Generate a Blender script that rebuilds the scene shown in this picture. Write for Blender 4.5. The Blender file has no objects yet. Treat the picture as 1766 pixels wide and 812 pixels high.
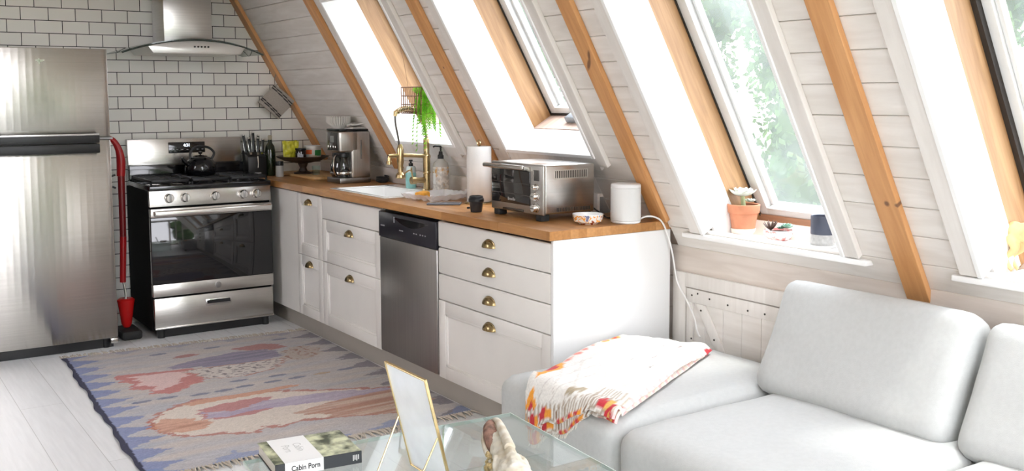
import bpy, bmesh, math, random
from mathutils import Matrix, Vector, noise
PI = math.pi
random.seed(7)
SC = bpy.context.scene
COL = SC.collection

# ------------------------------------------------------------------ camera, sky, exposure
cam_d = bpy.data.cameras.new('camera')
cam = bpy.data.objects.new('camera', cam_d)
COL.objects.link(cam)
YAW, PITCH, ROLL = 0.594912467, -0.0932735923, -0.00326107271
cf = Vector((math.sin(YAW)*math.cos(PITCH), math.cos(YAW)*math.cos(PITCH), math.sin(PITCH)))
cr = Vector((math.cos(YAW), -math.sin(YAW), 0))
cu = cr.cross(cf)
r2 = cr*math.cos(ROLL)+cu*math.sin(ROLL)
u2 = -cr*math.sin(ROLL)+cu*math.cos(ROLL)
mw = Matrix((r2, u2, -cf)).transposed().to_4x4()
mw.translation = (-2.38715231, -3.24861664, 1.47209982)
cam.matrix_world = mw
cam_d.sensor_width = 36
cam_d.lens = 1739.856/1766*36
cam_d.shift_y = (326.374-406)/1766
cam_d.clip_start = 0.02
SC.camera = cam

SC.view_settings.view_transform = 'Standard'
SC.view_settings.look = 'None'
SC.view_settings.gamma = 1
SC.view_settings.use_curve_mapping = False
SC.view_settings.exposure = 1.32
SC.cycles.max_bounces = 14
SC.cycles.diffuse_bounces = 6
SC.cycles.glossy_bounces = 5
SC.cycles.transparent_max_bounces = 16
SC.cycles.sample_clamp_indirect = 12
SC.cycles.use_denoising = True
SC.cycles.caustics_reflective = False
SC.cycles.caustics_refractive = False

SKY = 5.0
wd = bpy.data.worlds.new('overcast_sky')
SC.world = wd
wd.use_nodes = True
wn = wd.node_tree
wn.nodes.clear()
w_out = wn.nodes.new('ShaderNodeOutputWorld')
w_bg = wn.nodes.new('ShaderNodeBackground')
w_tc = wn.nodes.new('ShaderNodeTexCoord')
w_sep = wn.nodes.new('ShaderNodeSeparateXYZ')
w_cr = wn.nodes.new('ShaderNodeValToRGB')
wn.links.new(w_tc.outputs['Generated'], w_sep.inputs[0])
wn.links.new(w_sep.outputs['Z'], w_cr.inputs[0])
wn.links.new(w_cr.outputs[0], w_bg.inputs['Color'])
wn.links.new(w_bg.outputs[0], w_out.inputs['Surface'])
w_cr.color_ramp.elements[0].position = 0.0
w_cr.color_ramp.elements[0].color = (0.95, 0.955, 1.04, 1)
w_cr.color_ramp.elements[1].position = 1.0
w_cr.color_ramp.elements[1].color = (0.93, 0.95, 1.06, 1)
w_bg.inputs['Strength'].default_value = SKY

sun_d = bpy.data.lights.new('sun', 'SUN')
sun_d.energy = 1.6
sun_d.angle = math.radians(9)
sun_d.color = (1.0, 0.97, 0.94)
sun = bpy.data.objects.new('sun', sun_d)
COL.objects.link(sun)
sun.rotation_euler = Vector((0.14, -0.20, 0.97)).to_track_quat('Z', 'Y').to_euler()

# the right roof slope: local x = depth into the roof, y = along the room, z = up the slope
SN = Vector((0.8660, 0, 0.5))
SS = Vector((-0.5, 0, 0.8660))
SLOPE = Matrix(((SN.x, 0, SS.x, SN.x*0.9671), (0, 1, 0, 0), (SN.z, 0, SS.z, SN.z*0.9671), (0, 0, 0, 1)))
MX = -1.35                                   # ridge line of the A-frame
MIRROR = Matrix(((-1, 0, 0, 2*MX), (0, 1, 0, 0), (0, 0, 1, 0), (0, 0, 0, 1)))
YW = 3.52                                    # tiled gable wall
YF = -4.3                                    # glazed gable behind the viewpoint
WIN = [(1.475, 2.135, 0.832, 1.746), (0.27, 0.945, 0.832, 1.746), (-0.94, -0.256, 0.475, 1.746), (-2.15, -1.482, 0.475, 1.746)]

# portals guide the daylight through the real openings
def portal(name, mat, sx, sy):
    l = bpy.data.lights.new(name, 'AREA')
    l.shape = 'RECTANGLE'
    l.size, l.size_y = sx, sy
    l.cycles.is_portal = True
    o = bpy.data.objects.new(name, l)
    COL.objects.link(o)
    o.matrix_world = mat
for (y0, y1, s0, s1) in WIN:
    rot = Matrix(((0, 0, 1, 0), (1, 0, 0, 0), (0, 1, 0, 0), (0, 0, 0, 1)))  # light -Z -> local -x
    pm = SLOPE @ Matrix.Translation((0.40, (y0+y1)/2, (s0+s1)/2)) @ rot
    portal('window_portal', pm, y1-y0+0.05, s1-s0+0.05)
for (x0, x1, z0, z1) in [(-3.3, -2.1, 0.1, 2.2), (-2.0, -0.75, 0.1, 2.2), (-0.65, -0.02, 0.1, 2.2), (0.04, 0.66, 0.1, 1.35), (-2.55, -0.15, 2.35, 3.75)]:
    pm = Matrix.Translation(((x0+x1)/2, YF-0.05, (z0+z1)/2)) @ Matrix.Rotation(PI/2, 4, 'X')
    portal('gable_portal', pm, x1-x0, z1-z0)

# ------------------------------------------------------------------ materials
MATS = {}
def mk(name):
    m = bpy.data.materials.new(name)
    m.use_nodes = True
    nt = m.node_tree
    b = nt.nodes['Principled BSDF']
    return m, nt, b
def coords(nt, scale=(1, 1, 1), loc=(0, 0, 0), rot=(0, 0, 0)):
    tc = nt.nodes.new('ShaderNodeTexCoord')
    mp = nt.nodes.new('ShaderNodeMapping')
    mp.inputs['Scale'].default_value = scale
    mp.inputs['Location'].default_value = loc
    mp.inputs['Rotation'].default_value = rot
    nt.links.new(tc.outputs['Object'], mp.inputs[0])
    return mp.outputs[0]
def noise_ramp(nt, vec, scale, c0, c1, p0=0.35, p1=0.65, detail=4, dist=0):
    n = nt.nodes.new('ShaderNodeTexNoise')
    n.inputs['Scale'].default_value = scale
    n.inputs['Detail'].default_value = detail
    n.inputs['Distortion'].default_value = dist
    nt.links.new(vec, n.inputs['Vector'])
    r = nt.nodes.new('ShaderNodeValToRGB')
    r.color_ramp.elements[0].position = p0
    r.color_ramp.elements[1].position = p1
    r.color_ramp.elements[0].color = (*c0, 1)
    r.color_ramp.elements[1].color = (*c1, 1)
    nt.links.new(n.outputs[0], r.inputs[0])
    return r.outputs[0], n.outputs[0]
def bump(nt, b, fac, strength, dist=0.002):
    bp = nt.nodes.new('ShaderNodeBump')
    bp.inputs['Strength'].default_value = strength
    bp.inputs['Distance'].default_value = dist
    nt.links.new(fac, bp.inputs['Height'])
    nt.links.new(bp.outputs[0], b.inputs['Normal'])
def mixc(nt, fac, a, c, mode='MIX'):
    mx = nt.nodes.new('ShaderNodeMix')
    mx.data_type = 'RGBA'
    mx.blend_type = mode
    for sock, v in ((mx.inputs[0], fac), (mx.inputs[6], a), (mx.inputs[7], c)):
        if isinstance(v, (int, float)): sock.default_value = v
        elif isinstance(v, tuple): sock.default_value = (*v, 1)
        else: nt.links.new(v, sock)
    return mx.outputs[2]
def dull(c, k): return tuple(min(1, x*k) for x in c)
def M(name, col=(0.8, 0.8, 0.8), rough=0.5, metal=0.0, var=0.06, scale=6.0, stretch=(1, 1, 1), bmp=0.0, bscale=None, bdist=0.002,
      spec=0.5, trans=0.0, ior=1.45, alpha=1.0, coat=0.0, emit=None, emit_s=0.0, aniso=0.0, sheen=0.0):
    """Procedural surface: noise-varied colour and an optional noise bump."""
    if name in MATS: return MATS[name]
    m, nt, b = mk(name)
    v = coords(nt, stretch)
    c, f = noise_ramp(nt, v, scale, dull(col, 1-var), dull(col, 1+var))
    nt.links.new(c, b.inputs['Base Color'])
    b.inputs['Roughness'].default_value = rough
    b.inputs['Metallic'].default_value = metal
    b.inputs['Specular IOR Level'].default_value = spec
    b.inputs['Transmission Weight'].default_value = trans
    b.inputs['IOR'].default_value = ior
    b.inputs['Alpha'].default_value = alpha
    b.inputs['Coat Weight'].default_value = coat
    b.inputs['Sheen Weight'].default_value = sheen
    if emit:
        b.inputs['Emission Color'].default_value = (*emit, 1)
        b.inputs['Emission Strength'].default_value = emit_s
    if bmp:
        n = nt.nodes.new('ShaderNodeTexNoise')
        n.inputs['Scale'].default_value = bscale or scale*8
        n.inputs['Detail'].default_value = 3
        nt.links.new(v, n.inputs['Vector'])
        bump(nt, b, n.outputs[0], bmp, bdist)
    MATS[name] = m
    return m
def wood(name, dark, light, stretch, scale=5.0, rough=0.5, bmp=0.15, knots=0.0, knot_col=(0.2, 0.08, 0.03), coat=0.0, kscale=2.2):
    if name in MATS: return MATS[name]
    m, nt, b = mk(name)
    v = coords(nt, stretch)
    c, f = noise_ramp(nt, v, scale, dark, light, 0.3, 0.7, 6, 0.6)
    if knots:
        kv = coords(nt, tuple(s**0.35 for s in stretch))
        vo = nt.nodes.new('ShaderNodeTexVoronoi')
        vo.inputs['Scale'].default_value = kscale
        nt.links.new(kv, vo.inputs['Vector'])
        r = nt.nodes.new('ShaderNodeValToRGB')
        r.color_ramp.elements[0].position = 0.03
        r.color_ramp.elements[0].color = (knots, knots, knots, 1)
        r.color_ramp.elements[1].position = 0.075
        r.color_ramp.elements[1].color = (0, 0, 0, 1)
        nt.links.new(vo.outputs['Distance'], r.inputs[0])
        c = mixc(nt, r.outputs[0], c, knot_col)
    nt.links.new(c, b.inputs['Base Color'])
    b.inputs['Roughness'].default_value = rough
    b.inputs['Coat Weight'].default_value = coat
    if bmp: bump(nt, b, f, bmp, 0.001)
    MATS[name] = m
    return m
def steel(name, col=(0.62, 0.60, 0.57), rough=0.28, stretch=(3, 3, 260), bmp=0.06, var=0.05):
    return M(name, col, rough, 1.0, var, 1.0, stretch, bmp, 1.0, 0.001)
def brushed(name, col, rough, aniso=0.85, streak=0.06):
    """Horizontally brushed sheet steel: the reflections smear up and down."""
    m = steel(name, col, rough, (1.2, 1.2, 240), streak)
    nt = m.node_tree
    b = nt.nodes['Principled BSDF']
    b.inputs['Anisotropic'].default_value = aniso
    tg_ = nt.nodes.new('ShaderNodeTangent')
    tg_.direction_type = 'UV_MAP'
    tg_.uv_map = 'brush'
    b.inputs['Anisotropic Rotation'].default_value = 0.25
    nt.links.new(tg_.outputs[0], b.inputs['Tangent'])
    return m
def brush_uv(o):
    me = o.data
    uv = me.uv_layers.new(name='brush')
    for l in me.loops:
        c = me.vertices[l.vertex_index].co
        uv.data[l.index].uv = (c.x+0.01*c.y, c.z)
    return o
def glass(name, tint=(0.95, 1, 0.98), haze=0.0, haze_col=(0.9, 0.95, 0.93), spec=0.5, cloud=0.0):
    """Thin pane: clear transmission, a sharp reflection and an optional milky film for dust and for painted-in reflections."""
    if name in MATS: return MATS[name]
    m, nt, b = mk(name)
    nt.nodes.remove(b)
    out = nt.nodes['Material Output']
    tr = nt.nodes.new('ShaderNodeBsdfTransparent')
    tr.inputs[0].default_value = (*tint, 1)
    gl = nt.nodes.new('ShaderNodeBsdfGlossy')
    gl.inputs['Roughness'].default_value = 0.02
    lw = nt.nodes.new('ShaderNodeFresnel')
    gm = nt.nodes.new('ShaderNodeNewGeometry')         # same facing reflectance on both sides of the thin pane
    io = nt.nodes.new('ShaderNodeMapRange')
    io.inputs[3].default_value, io.inputs[4].default_value = 1.0+spec, 1.0/(1.0+spec)
    nt.links.new(gm.outputs['Backfacing'], io.inputs[0])
    nt.links.new(io.outputs[0], lw.inputs['IOR'])
    mx = nt.nodes.new('ShaderNodeMixShader')
    nt.links.new(lw.outputs[0], mx.inputs[0])
    nt.links.new(tr.outputs[0], mx.inputs[1])
    nt.links.new(gl.outputs[0], mx.inputs[2])
    last = mx
    if haze:
        df = nt.nodes.new('ShaderNodeBsdfTranslucent')
        df.inputs[0].default_value = (*haze_col, 1)
        n = nt.nodes.new('ShaderNodeTexNoise')
        n.inputs['Scale'].default_value = 3.0
        n.inputs['Detail'].default_value = 6
        tc = nt.nodes.new('ShaderNodeTexCoord')
        nt.links.new(tc.outputs['Object'], n.inputs['Vector'])
        mr = nt.nodes.new('ShaderNodeMapRange')
        mr.inputs[1].default_value, mr.inputs[2].default_value = 0.3, 0.7
        mr.inputs[3].default_value, mr.inputs[4].default_value = max(0, haze-cloud), min(1, haze+cloud)
        nt.links.new(n.outputs[0], mr.inputs[0])
        m2 = nt.nodes.new('ShaderNodeMixShader')
        nt.links.new(mr.outputs[0], m2.inputs[0])
        nt.links.new(mx.outputs[0], m2.inputs[1])
        nt.links.new(df.outputs[0], m2.inputs[2])
        last = m2
    nt.links.new(last.outputs[0], out.inputs['Surface'])
    MATS[name] = m
    return m
def vcol(name, rough=0.9, bmp=0.3, bscale=260, sheen=0.0):
    """Colour from the woven pattern stored on the mesh."""
    if name in MATS: return MATS[name]
    m, nt, b = mk(name)
    at = nt.nodes.new('ShaderNodeVertexColor')
    at.layer_name = 'weave'
    v = coords(nt)
    n = nt.nodes.new('ShaderNodeTexNoise')
    n.inputs['Scale'].default_value = bscale
    nt.links.new(v, n.inputs['Vector'])
    c, f = noise_ramp(nt, v, bscale*0.5, (0.86, 0.86, 0.86), (1, 1, 1))
    nt.links.new(mixc(nt, 1.0, at.outputs[0], c, 'MULTIPLY'), b.inputs['Base Color'])
    b.inputs['Roughness'].default_value = rough
    b.inputs['Specular IOR Level'].default_value = 0.15
    b.inputs['Sheen Weight'].default_value = sheen
    bump(nt, b, n.outputs[0], bmp, 0.002)
    MATS[name] = m
    return m

# ------------------------------------------------------------------ mesh building
class MB:
    """Collects shapes and links them as ONE mesh object."""
    def __init__(self): self.bm = bmesh.new()
    def add(self, t, mat=None):
        if mat is not None: t.transform(mat)
        me = bpy.data.meshes.new('tmp')
        t.to_mesh(me); t.free()
        self.bm.from_mesh(me)
        bpy.data.meshes.remove(me)
        return self
    def box(self, x0, x1, y0, y1, z0, z1, bev=0.0, mat=None, seg=2):
        t = bmesh.new()
        bmesh.ops.create_cube(t, size=1)
        bmesh.ops.scale(t, vec=(abs(x1-x0), abs(y1-y0), abs(z1-z0)), verts=t.verts)
        bmesh.ops.translate(t, vec=((x0+x1)/2, (y0+y1)/2, (z0+z1)/2), verts=t.verts)
        if bev:
            bev = min(bev, 0.48*min(abs(x1-x0), abs(y1-y0), abs(z1-z0)))
            bmesh.ops.bevel(t, geom=t.edges[:], offset=bev, segments=seg, affect='EDGES', profile=0.5)
        return self.add(t, mat)
    def prism(self, pts, h0, h1, axis='z', bev=0.0, mat=None):
        """Extrude a 2-D polygon: axis z -> (x,y), y -> (x,z), x -> (y,z)."""
        t = bmesh.new()
        def P(a, b, h): return {'z': (a, b, h), 'y': (a, h, b), 'x': (h, a, b)}[axis]
        lo = [t.verts.new(P(a, b, h0)) for a, b in pts]
        hi = [t.verts.new(P(a, b, h1)) for a, b in pts]
        t.faces.new(lo); t.faces.new(hi)
        n = len(pts)
        for i in range(n): t.faces.new((lo[i], lo[(i+1) % n], hi[(i+1) % n], hi[i]))
        bmesh.ops.recalc_face_normals(t, faces=t.faces)
        if bev: bmesh.ops.bevel(t, geom=t.edges[:], offset=bev, segments=2, affect='EDGES', profile=0.5)
        return self.add(t, mat)
    def lathe(self, prof, c=(0, 0, 0), n=32, mat=None, sx=1.0, sy=1.0):
        t = bmesh.new()
        rings = []
        for r, z in prof:
            if r < 1e-6: rings.append([t.verts.new((c[0], c[1], c[2]+z))])
            else: rings.append([t.verts.new((c[0]+sx*r*math.cos(2*PI*i/n), c[1]+sy*r*math.sin(2*PI*i/n), c[2]+z)) for i in range(n)])
        for a, b in zip(rings, rings[1:]):
            for i in range(n):
                j = (i+1) % n
                if len(a) == 1 and len(b) == 1: continue
                if len(a) == 1: t.faces.new((a[0], b[i], b[j]))
                elif len(b) == 1: t.faces.new((a[i], a[j], b[0]))
                else: t.faces.new((a[i], a[j], b[j], b[i]))
        bmesh.ops.recalc_face_normals(t, faces=t.faces)
        return self.add(t, mat)
    def tube(self, path, r, n=12, smooth=0, mat=None, cap=True):
        P = [Vector(p) for p in path]
        R = list(r) if isinstance(r, (list, tuple)) else [r]*len(P)
        if smooth:
            Q, RR = [], []
            for i in range(len(P)-1):
                p0, p1, p2, p3 = P[max(i-1, 0)], P[i], P[i+1], P[min(i+2, len(P)-1)]
                for k in range(smooth):
                    u = k/smooth
                    Q.append(0.5*((2*p1)+(p2-p0)*u+(2*p0-5*p1+4*p2-p3)*u*u+(3*p1-p0-3*p2+p3)*u**3))
                    RR.append(R[i]*(1-u)+R[i+1]*u)
            Q.append(P[-1]); RR.append(R[-1])
            P, R = Q, RR
        t = bmesh.new()
        rings = []
        up = Vector((0, 0, 1))
        d0 = (P[1]-P[0]).normalized()
        nrm = d0.cross(up)
        if nrm.length < 1e-3: nrm = d0.cross(Vector((1, 0, 0)))
        nrm.normalize()
        for i, p in enumerate(P):
            d = (P[min(i+1, len(P)-1)]-P[max(i-1, 0)])
            d = d.normalized() if d.length > 1e-9 else d0
            nrm = nrm-d*nrm.dot(d)
            if nrm.length < 1e-6: nrm = d.orthogonal()
            nrm.normalize()
            bn = d.cross(nrm)
            rings.append([t.verts.new(p+(nrm*math.cos(2*PI*k/n)+bn*math.sin(2*PI*k/n))*R[i]) for k in range(n)])
        for a, b in zip(rings, rings[1:]):
            for k in range(n): t.faces.new((a[k], a[(k+1) % n], b[(k+1) % n], b[k]))
        if cap:
            t.faces.new(rings[0]); t.faces.new(rings[-1])
        bmesh.ops.recalc_face_normals(t, faces=t.faces)
        return self.add(t, mat)
    def cyl(self, a, b, r, n=24, r1=None, mat=None):
        return self.tube([a, b], [r, r if r1 is None else r1], n, mat=mat)
    def ball(self, c, r, sx=1, sy=1, sz=1, sub=3, mat=None, amp=0.0, fr=3.0, seed=0):
        t = bmesh.new()
        bmesh.ops.create_icosphere(t, subdivisions=sub, radius=1)
        for v in t.verts:
            k = 1+amp*noise.noise(v.co*fr+Vector((seed, seed*1.7, 0)))
            v.co = Vector((c[0]+v.co.x*r*sx*k, c[1]+v.co.y*r*sy*k, c[2]+v.co.z*r*sz*k))
        return self.add(t, mat)
    def grid(self, f, nu, nv, mat=None, thick=0.0):
        """Surface f(u,v) -> point, u,v in 0..1; thick > 0 closes it into a sheet."""
        t = bmesh.new()
        V = [[t.verts.new(f(i/nu, j/nv)) for j in range(nv+1)] for i in range(nu+1)]
        for i in range(nu):
            for j in range(nv): t.faces.new((V[i][j], V[i+1][j], V[i+1][j+1], V[i][j+1]))
        if thick:
            t.normal_update()
            bmesh.ops.solidify(t, geom=t.faces[:], thickness=thick)
        return self.add(t, mat)
    def quad(self, a, b, c, d):
        t = bmesh.new()
        t.faces.new([t.verts.new(p) for p in (a, b, c, d)])
        return self.add(t)
    def cushion(self, x0, x1, y0, y1, z0, z1, r=0.05, puff=0.25, n=14, mat=None, wr=0.0, seed=0, top_only=False):
        """Soft box: rounded edges, faces bulging towards the middle."""
        t = bmesh.new()
        bmesh.ops.create_cube(t, size=2)
        bmesh.ops.subdivide_edges(t, edges=t.edges[:], cuts=n, use_grid_fill=True)
        hx, hy, hz = (x1-x0)/2, (y1-y0)/2, (z1-z0)/2
        cx, cy, cz = (x0+x1)/2, (y0+y1)/2, (z0+z1)/2
        for v in t.verts:
            c = v.co.copy()
            p = Vector((c.x*hx, c.y*hy, c.z*hz))
            q = Vector((max(-hx+r, min(hx-r, p.x)), max(-hy+r, min(hy-r, p.y)), max(-hz+r, min(hz-r, p.z))))
            d = p-q
            if d.length > 1e-9: p = q+d.normalized()*min(r, d.length if d.length < r else r)
            wx, wy, wz = (1-c.x**2), (1-c.y**2), (1-c.z**2)
            dims = sorted(((hx, 0), (hy, 1), (hz, 2)))
            ax = dims[0][1]
            w = [wy*wz, wx*wz, wx*wy][ax]
            kk = 1+puff*(max(w, 0)**0.7)
            if not (top_only and p[ax] < 0): p[ax] *= kk
            if wr:
                s = noise.noise(Vector((p.x*5+seed, p.y*5, p.z*5)))+0.5*noise.noise(Vector((p.x*13+seed, p.y*13, p.z*13)))
                p += Vector((cx, cy, cz))*0
                p[ax] += wr*s*(1 if p[ax] > 0 else -1)
                o = (ax+1) % 3
                p[o] += 0.6*wr*noise.noise(Vector((p.x*7, p.y*7+seed, p.z*7)))
            v.co = p+Vector((cx, cy, cz))
        return self.add(t, mat)
    def build(self, name, mat, parent=None, smooth=True, angle=35, loc=None, colors=None):
        me = bpy.data.meshes.new(name)
        self.bm.normal_update()
        self.bm.to_mesh(me)
        self.bm.free()
        o = bpy.data.objects.new(name, me)
        COL.objects.link(o)
        for m in (mat if isinstance(mat, (list, tuple)) else [mat]): me.materials.append(m)
        if smooth:
            for p in me.polygons: p.use_smooth = True
            me.set_sharp_from_angle(angle=math.radians(angle))
        if parent is not None: o.parent = parent
        if loc is not None: o.location = loc
        return o
def tag(o, label=None, cat=None, group=None, kind=None):
    if label: o['label'] = label
    if cat: o['category'] = cat
    if group: o['group'] = group
    if kind: o['kind'] = kind
    return o
def thing(name, label, cat, loc=(0, 0, 0), rz=0.0, group=None, mat=None):
    o = bpy.data.objects.new(name, None)
    COL.objects.link(o)
    o.empty_display_size = 0.05
    if mat is not None: o.matrix_world = mat
    else:
        o.location = loc
        o.rotation_euler = (0, 0, rz)
    return tag(o, label, cat, group)
def struct(o, label=None):
    o['kind'] = 'structure'
    if label: o['label'] = label
    return o
def text(name, body, size, mat, parent, matrix, ext=0.0004, align='CENTER', bold=0.0, sx=1.0):
    c = bpy.data.curves.new(name, 'FONT')
    c.body = body
    c.size = size
    c.extrude = ext
    c.offset = bold
    c.align_x = align
    c.align_y = 'CENTER'
    c.resolution_u = 3
    tmp = bpy.data.objects.new(name+'_curve', c)
    COL.objects.link(tmp)
    dg_ = bpy.context.evaluated_depsgraph_get()
    me = bpy.data.meshes.new_from_object(tmp.evaluated_get(dg_))
    bpy.data.objects.remove(tmp)
    o = bpy.data.objects.new(name, me)
    COL.objects.link(o)
    me.materials.clear()
    me.materials.append(mat)
    o.parent = parent
    o.matrix_basis = matrix @ Matrix.Diagonal((sx, 1, 1, 1))
    return o
def basis(x, y, z, loc):
    m = Matrix((Vector(x), Vector(y), Vector(z))).transposed().to_4x4()
    m.translation = loc
    return m
def obj_at(o, mat):
    o.matrix_world = mat
    return o

# shared surfaces
board_m = wood('whitewashed_board', (0.74, 0.695, 0.645), (0.86, 0.825, 0.785), (6, 0.8, 6), 4.0, 0.55, 0.12, 0.35, (0.50, 0.40, 0.32), kscale=1.6)
casing_m = wood('whitewashed_casing', (0.73, 0.69, 0.645), (0.82, 0.785, 0.745), (8, 8, 0.8), 4.0, 0.5, 0.10, 0.3, (0.55, 0.46, 0.39))
jamb_m = M('white_paint_jamb', (0.90, 0.90, 0.89), 0.5, var=0.02)
backing_m = M('groove_shadow_board', (0.42, 0.34, 0.28), 0.8)
batten_m = wood('honey_pine', (0.53, 0.245, 0.085), (0.70, 0.37, 0.155), (9, 9, 0.7), 4.0, 0.42, 0.08, 0.9, (0.16, 0.06, 0.025), kscale=1.0)
def add_knots(m, spots):
    """Dark knots at fixed places on the rafter faces: (y, s, half width, half length)."""
    nt = m.node_tree
    b = nt.nodes['Principled BSDF']
    col = b.inputs['Base Color'].links[0].from_socket
    tc = nt.nodes.new('ShaderNodeTexCoord')
    for (y, s, hy, hs, tilt) in spots:
        mp = nt.nodes.new('ShaderNodeMapping')
        mp.vector_type = 'TEXTURE'
        mp.inputs['Location'].default_value = (0.0, y, s)
        mp.inputs['Rotation'].default_value = (tilt, 0, 0)
        mp.inputs['Scale'].default_value = (0.06, hy, hs)
        nt.links.new(tc.outputs['Object'], mp.inputs[0])
        ln = nt.nodes.new('ShaderNodeVectorMath'); ln.operation = 'LENGTH'
        nt.links.new(mp.outputs[0], ln.inputs[0])
        r = nt.nodes.new('ShaderNodeValToRGB')
        r.color_ramp.elements[0].position = 0.45; r.color_ramp.elements[0].color = (0.85, 0.85, 0.85, 1)
        r.color_ramp.elements[1].position = 1.0; r.color_ramp.elements[1].color = (0, 0, 0, 1)
        nt.links.new(ln.outputs['Value'], r.inputs[0])
        col = mixc(nt, r.outputs[0], col, (0.13, 0.055, 0.03))
    nt.links.new(col, b.inputs['Base Color'])
add_knots(batten_m, [(0.005, 1.285, 0.012, 0.045, 0.7), (-0.020, 1.325, 0.010, 0.030, 0.5), (-1.213, 0.727, 0.012, 0.014, 0.3), (-1.2525, 0.723, 0.014, 0.010, 0), (1.165, 1.30, 0.007, 0.009, 0)])
frame_wood = wood('oiled_pine_frame', (0.30, 0.155, 0.062), (0.46, 0.265, 0.118), (10, 10, 0.8), 4.0, 0.45, 0.08)
kneeb_m = wood('pale_knee_board', (0.62, 0.54, 0.475), (0.76, 0.69, 0.63), (6, 0.7, 6), 4.0, 0.55, 0.1, 0.3, (0.46, 0.36, 0.29))
white_m = M('cabinet_white', (0.80, 0.775, 0.735), 0.38, var=0.015)
chrome_m = M('polished_chrome', (0.75, 0.74, 0.72), 0.12, 1.0, 0.02)
black_m = M('black_plastic', (0.012, 0.012, 0.013), 0.35, var=0.2)
pull_m = M('dark_antique_brass', (0.34, 0.255, 0.13), 0.26, 1.0, 0.1, 30)
blackgl_m = M('black_enamel', (0.006, 0.006, 0.007), 0.12, var=0.2, coat=0.3)
brass_m = M('aged_brass', (0.60, 0.45, 0.24), 0.24, 1.0, 0.08, 20)
gold_m = M('thin_gold_metal', (0.80, 0.62, 0.33), 0.22, 1.0, 0.05, 20)
steel_v = steel('brushed_steel', (0.60, 0.585, 0.56), 0.27)
steel_d = steel('dark_brushed_steel', (0.33, 0.32, 0.31), 0.33, (260, 260, 2), 0.05)
rubber_m = M('black_rubber', (0.02, 0.02, 0.02), 0.7)

# ================================================================== STRUCTURE
# floor: painted planks laid along the room
fm, nt, b = mk('pale_painted_planks')
v = coords(nt, (1, 1, 1))
mp2 = nt.nodes.new('ShaderNodeMapping')
mp2.inputs['Rotation'].default_value = (0, 0, PI/2)
nt.links.new(v, mp2.inputs[0])
br = nt.nodes.new('ShaderNodeTexBrick')
br.inputs['Scale'].default_value = 1
br.inputs['Brick Width'].default_value = 1.9
br.inputs['Row Height'].default_value = 0.19
br.inputs['Mortar Size'].default_value = 0.0015
br.inputs['Color1'].default_value = (0.82, 0.82, 0.82, 1)
br.inputs['Color2'].default_value = (0.77, 0.77, 0.775, 1)
br.inputs['Mortar'].default_value = (0.52, 0.51, 0.50, 1)
nt.links.new(mp2.outputs[0], br.inputs['Vector'])
c2, f2 = noise_ramp(nt, coords(nt, (14, 1, 1)), 4, (0.93, 0.93, 0.93), (1, 1, 1))
nt.links.new(mixc(nt, 1.0, br.outputs['Color'], c2, 'MULTIPLY'), b.inputs['Base Color'])
b.inputs['Roughness'].default_value = 0.32
bump(nt, b, f2, 0.04, 0.001)
struct(MB().box(-4.2, 1.6, YF, YW+0.1, -0.06, 0).build('floor', fm))

# back wall: grey-white subway tile, dark grout
tm, nt, b = mk('subway_tile')
v = coords(nt, (1, 1, 1), (0.844278, -0.0691, 0))
tc = nt.nodes.new('ShaderNodeTexCoord')
sp = nt.nodes.new('ShaderNodeSeparateXYZ')
nt.links.new(tc.outputs['Object'], sp.inputs[0])
cb = nt.nodes.new('ShaderNodeCombineXYZ')
ax = nt.nodes.new('ShaderNodeMath'); ax.operation = 'ADD'; ax.inputs[1].default_value = 0.844278+0.1555*20
az = nt.nodes.new('ShaderNodeMath'); az.operation = 'ADD'; az.inputs[1].default_value = -1.6241+0.07775*20
nt.links.new(sp.outputs['X'], ax.inputs[0]); nt.links.new(sp.outputs['Z'], az.inputs[0])
nt.links.new(ax.outputs[0], cb.inputs[0]); nt.links.new(az.outputs[0], cb.inputs[1])
br = nt.nodes.new('ShaderNodeTexBrick')
br.inputs['Scale'].default_value = 1
br.inputs['Brick Width'].default_value = 0.1555
br.inputs['Row Height'].default_value = 0.07775
br.inputs['Mortar Size'].default_value = 0.0024
br.inputs['Mortar Smooth'].default_value = 0.1
br.inputs['Color1'].default_value = (0.86, 0.84, 0.78, 1)
br.inputs['Color2'].default_value = (0.82, 0.80, 0.745, 1)
br.inputs['Mortar'].default_value = (0.035, 0.032, 0.03, 1)
nt.links.new(cb.outputs[0], br.inputs['Vector'])
nt.links.new(br.outputs['Color'], b.inputs['Base Color'])
mr = nt.nodes.new('ShaderNodeMapRange')
mr.inputs[3].default_value, mr.inputs[4].default_value = 0.14, 0.8
nt.links.new(br.outputs['Fac'], mr.inputs[0]); nt.links.new(mr.outputs[0], b.inputs['Roughness'])
inv = nt.nodes.new('ShaderNodeMath'); inv.operation = 'SUBTRACT'; inv.inputs[0].default_value = 1
nt.links.new(br.outputs['Fac'], inv.inputs[1])
wob = nt.nodes.new('ShaderNodeTexNoise'); wob.inputs['Scale'].default_value = 14
nt.links.new(tc.outputs['Object'], wob.inputs['Vector'])
ad = nt.nodes.new('ShaderNodeMath'); ad.operation = 'MULTIPLY_ADD'; ad.inputs[1].default_value = 0.5
nt.links.new(wob.outputs[0], ad.inputs[0]); nt.links.new(inv.outputs[0], ad.inputs[2])
bump(nt, b, ad.outputs[0], 0.25, 0.002)
gable = [(-4.1, 0), (1.4, 0), (1.25, 0.2), (MX, 4.75), (-3.95, 0.2)]
struct(MB().prism(gable, YW, YW+0.08, 'y').build('wall_back', tm, smooth=False))

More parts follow.
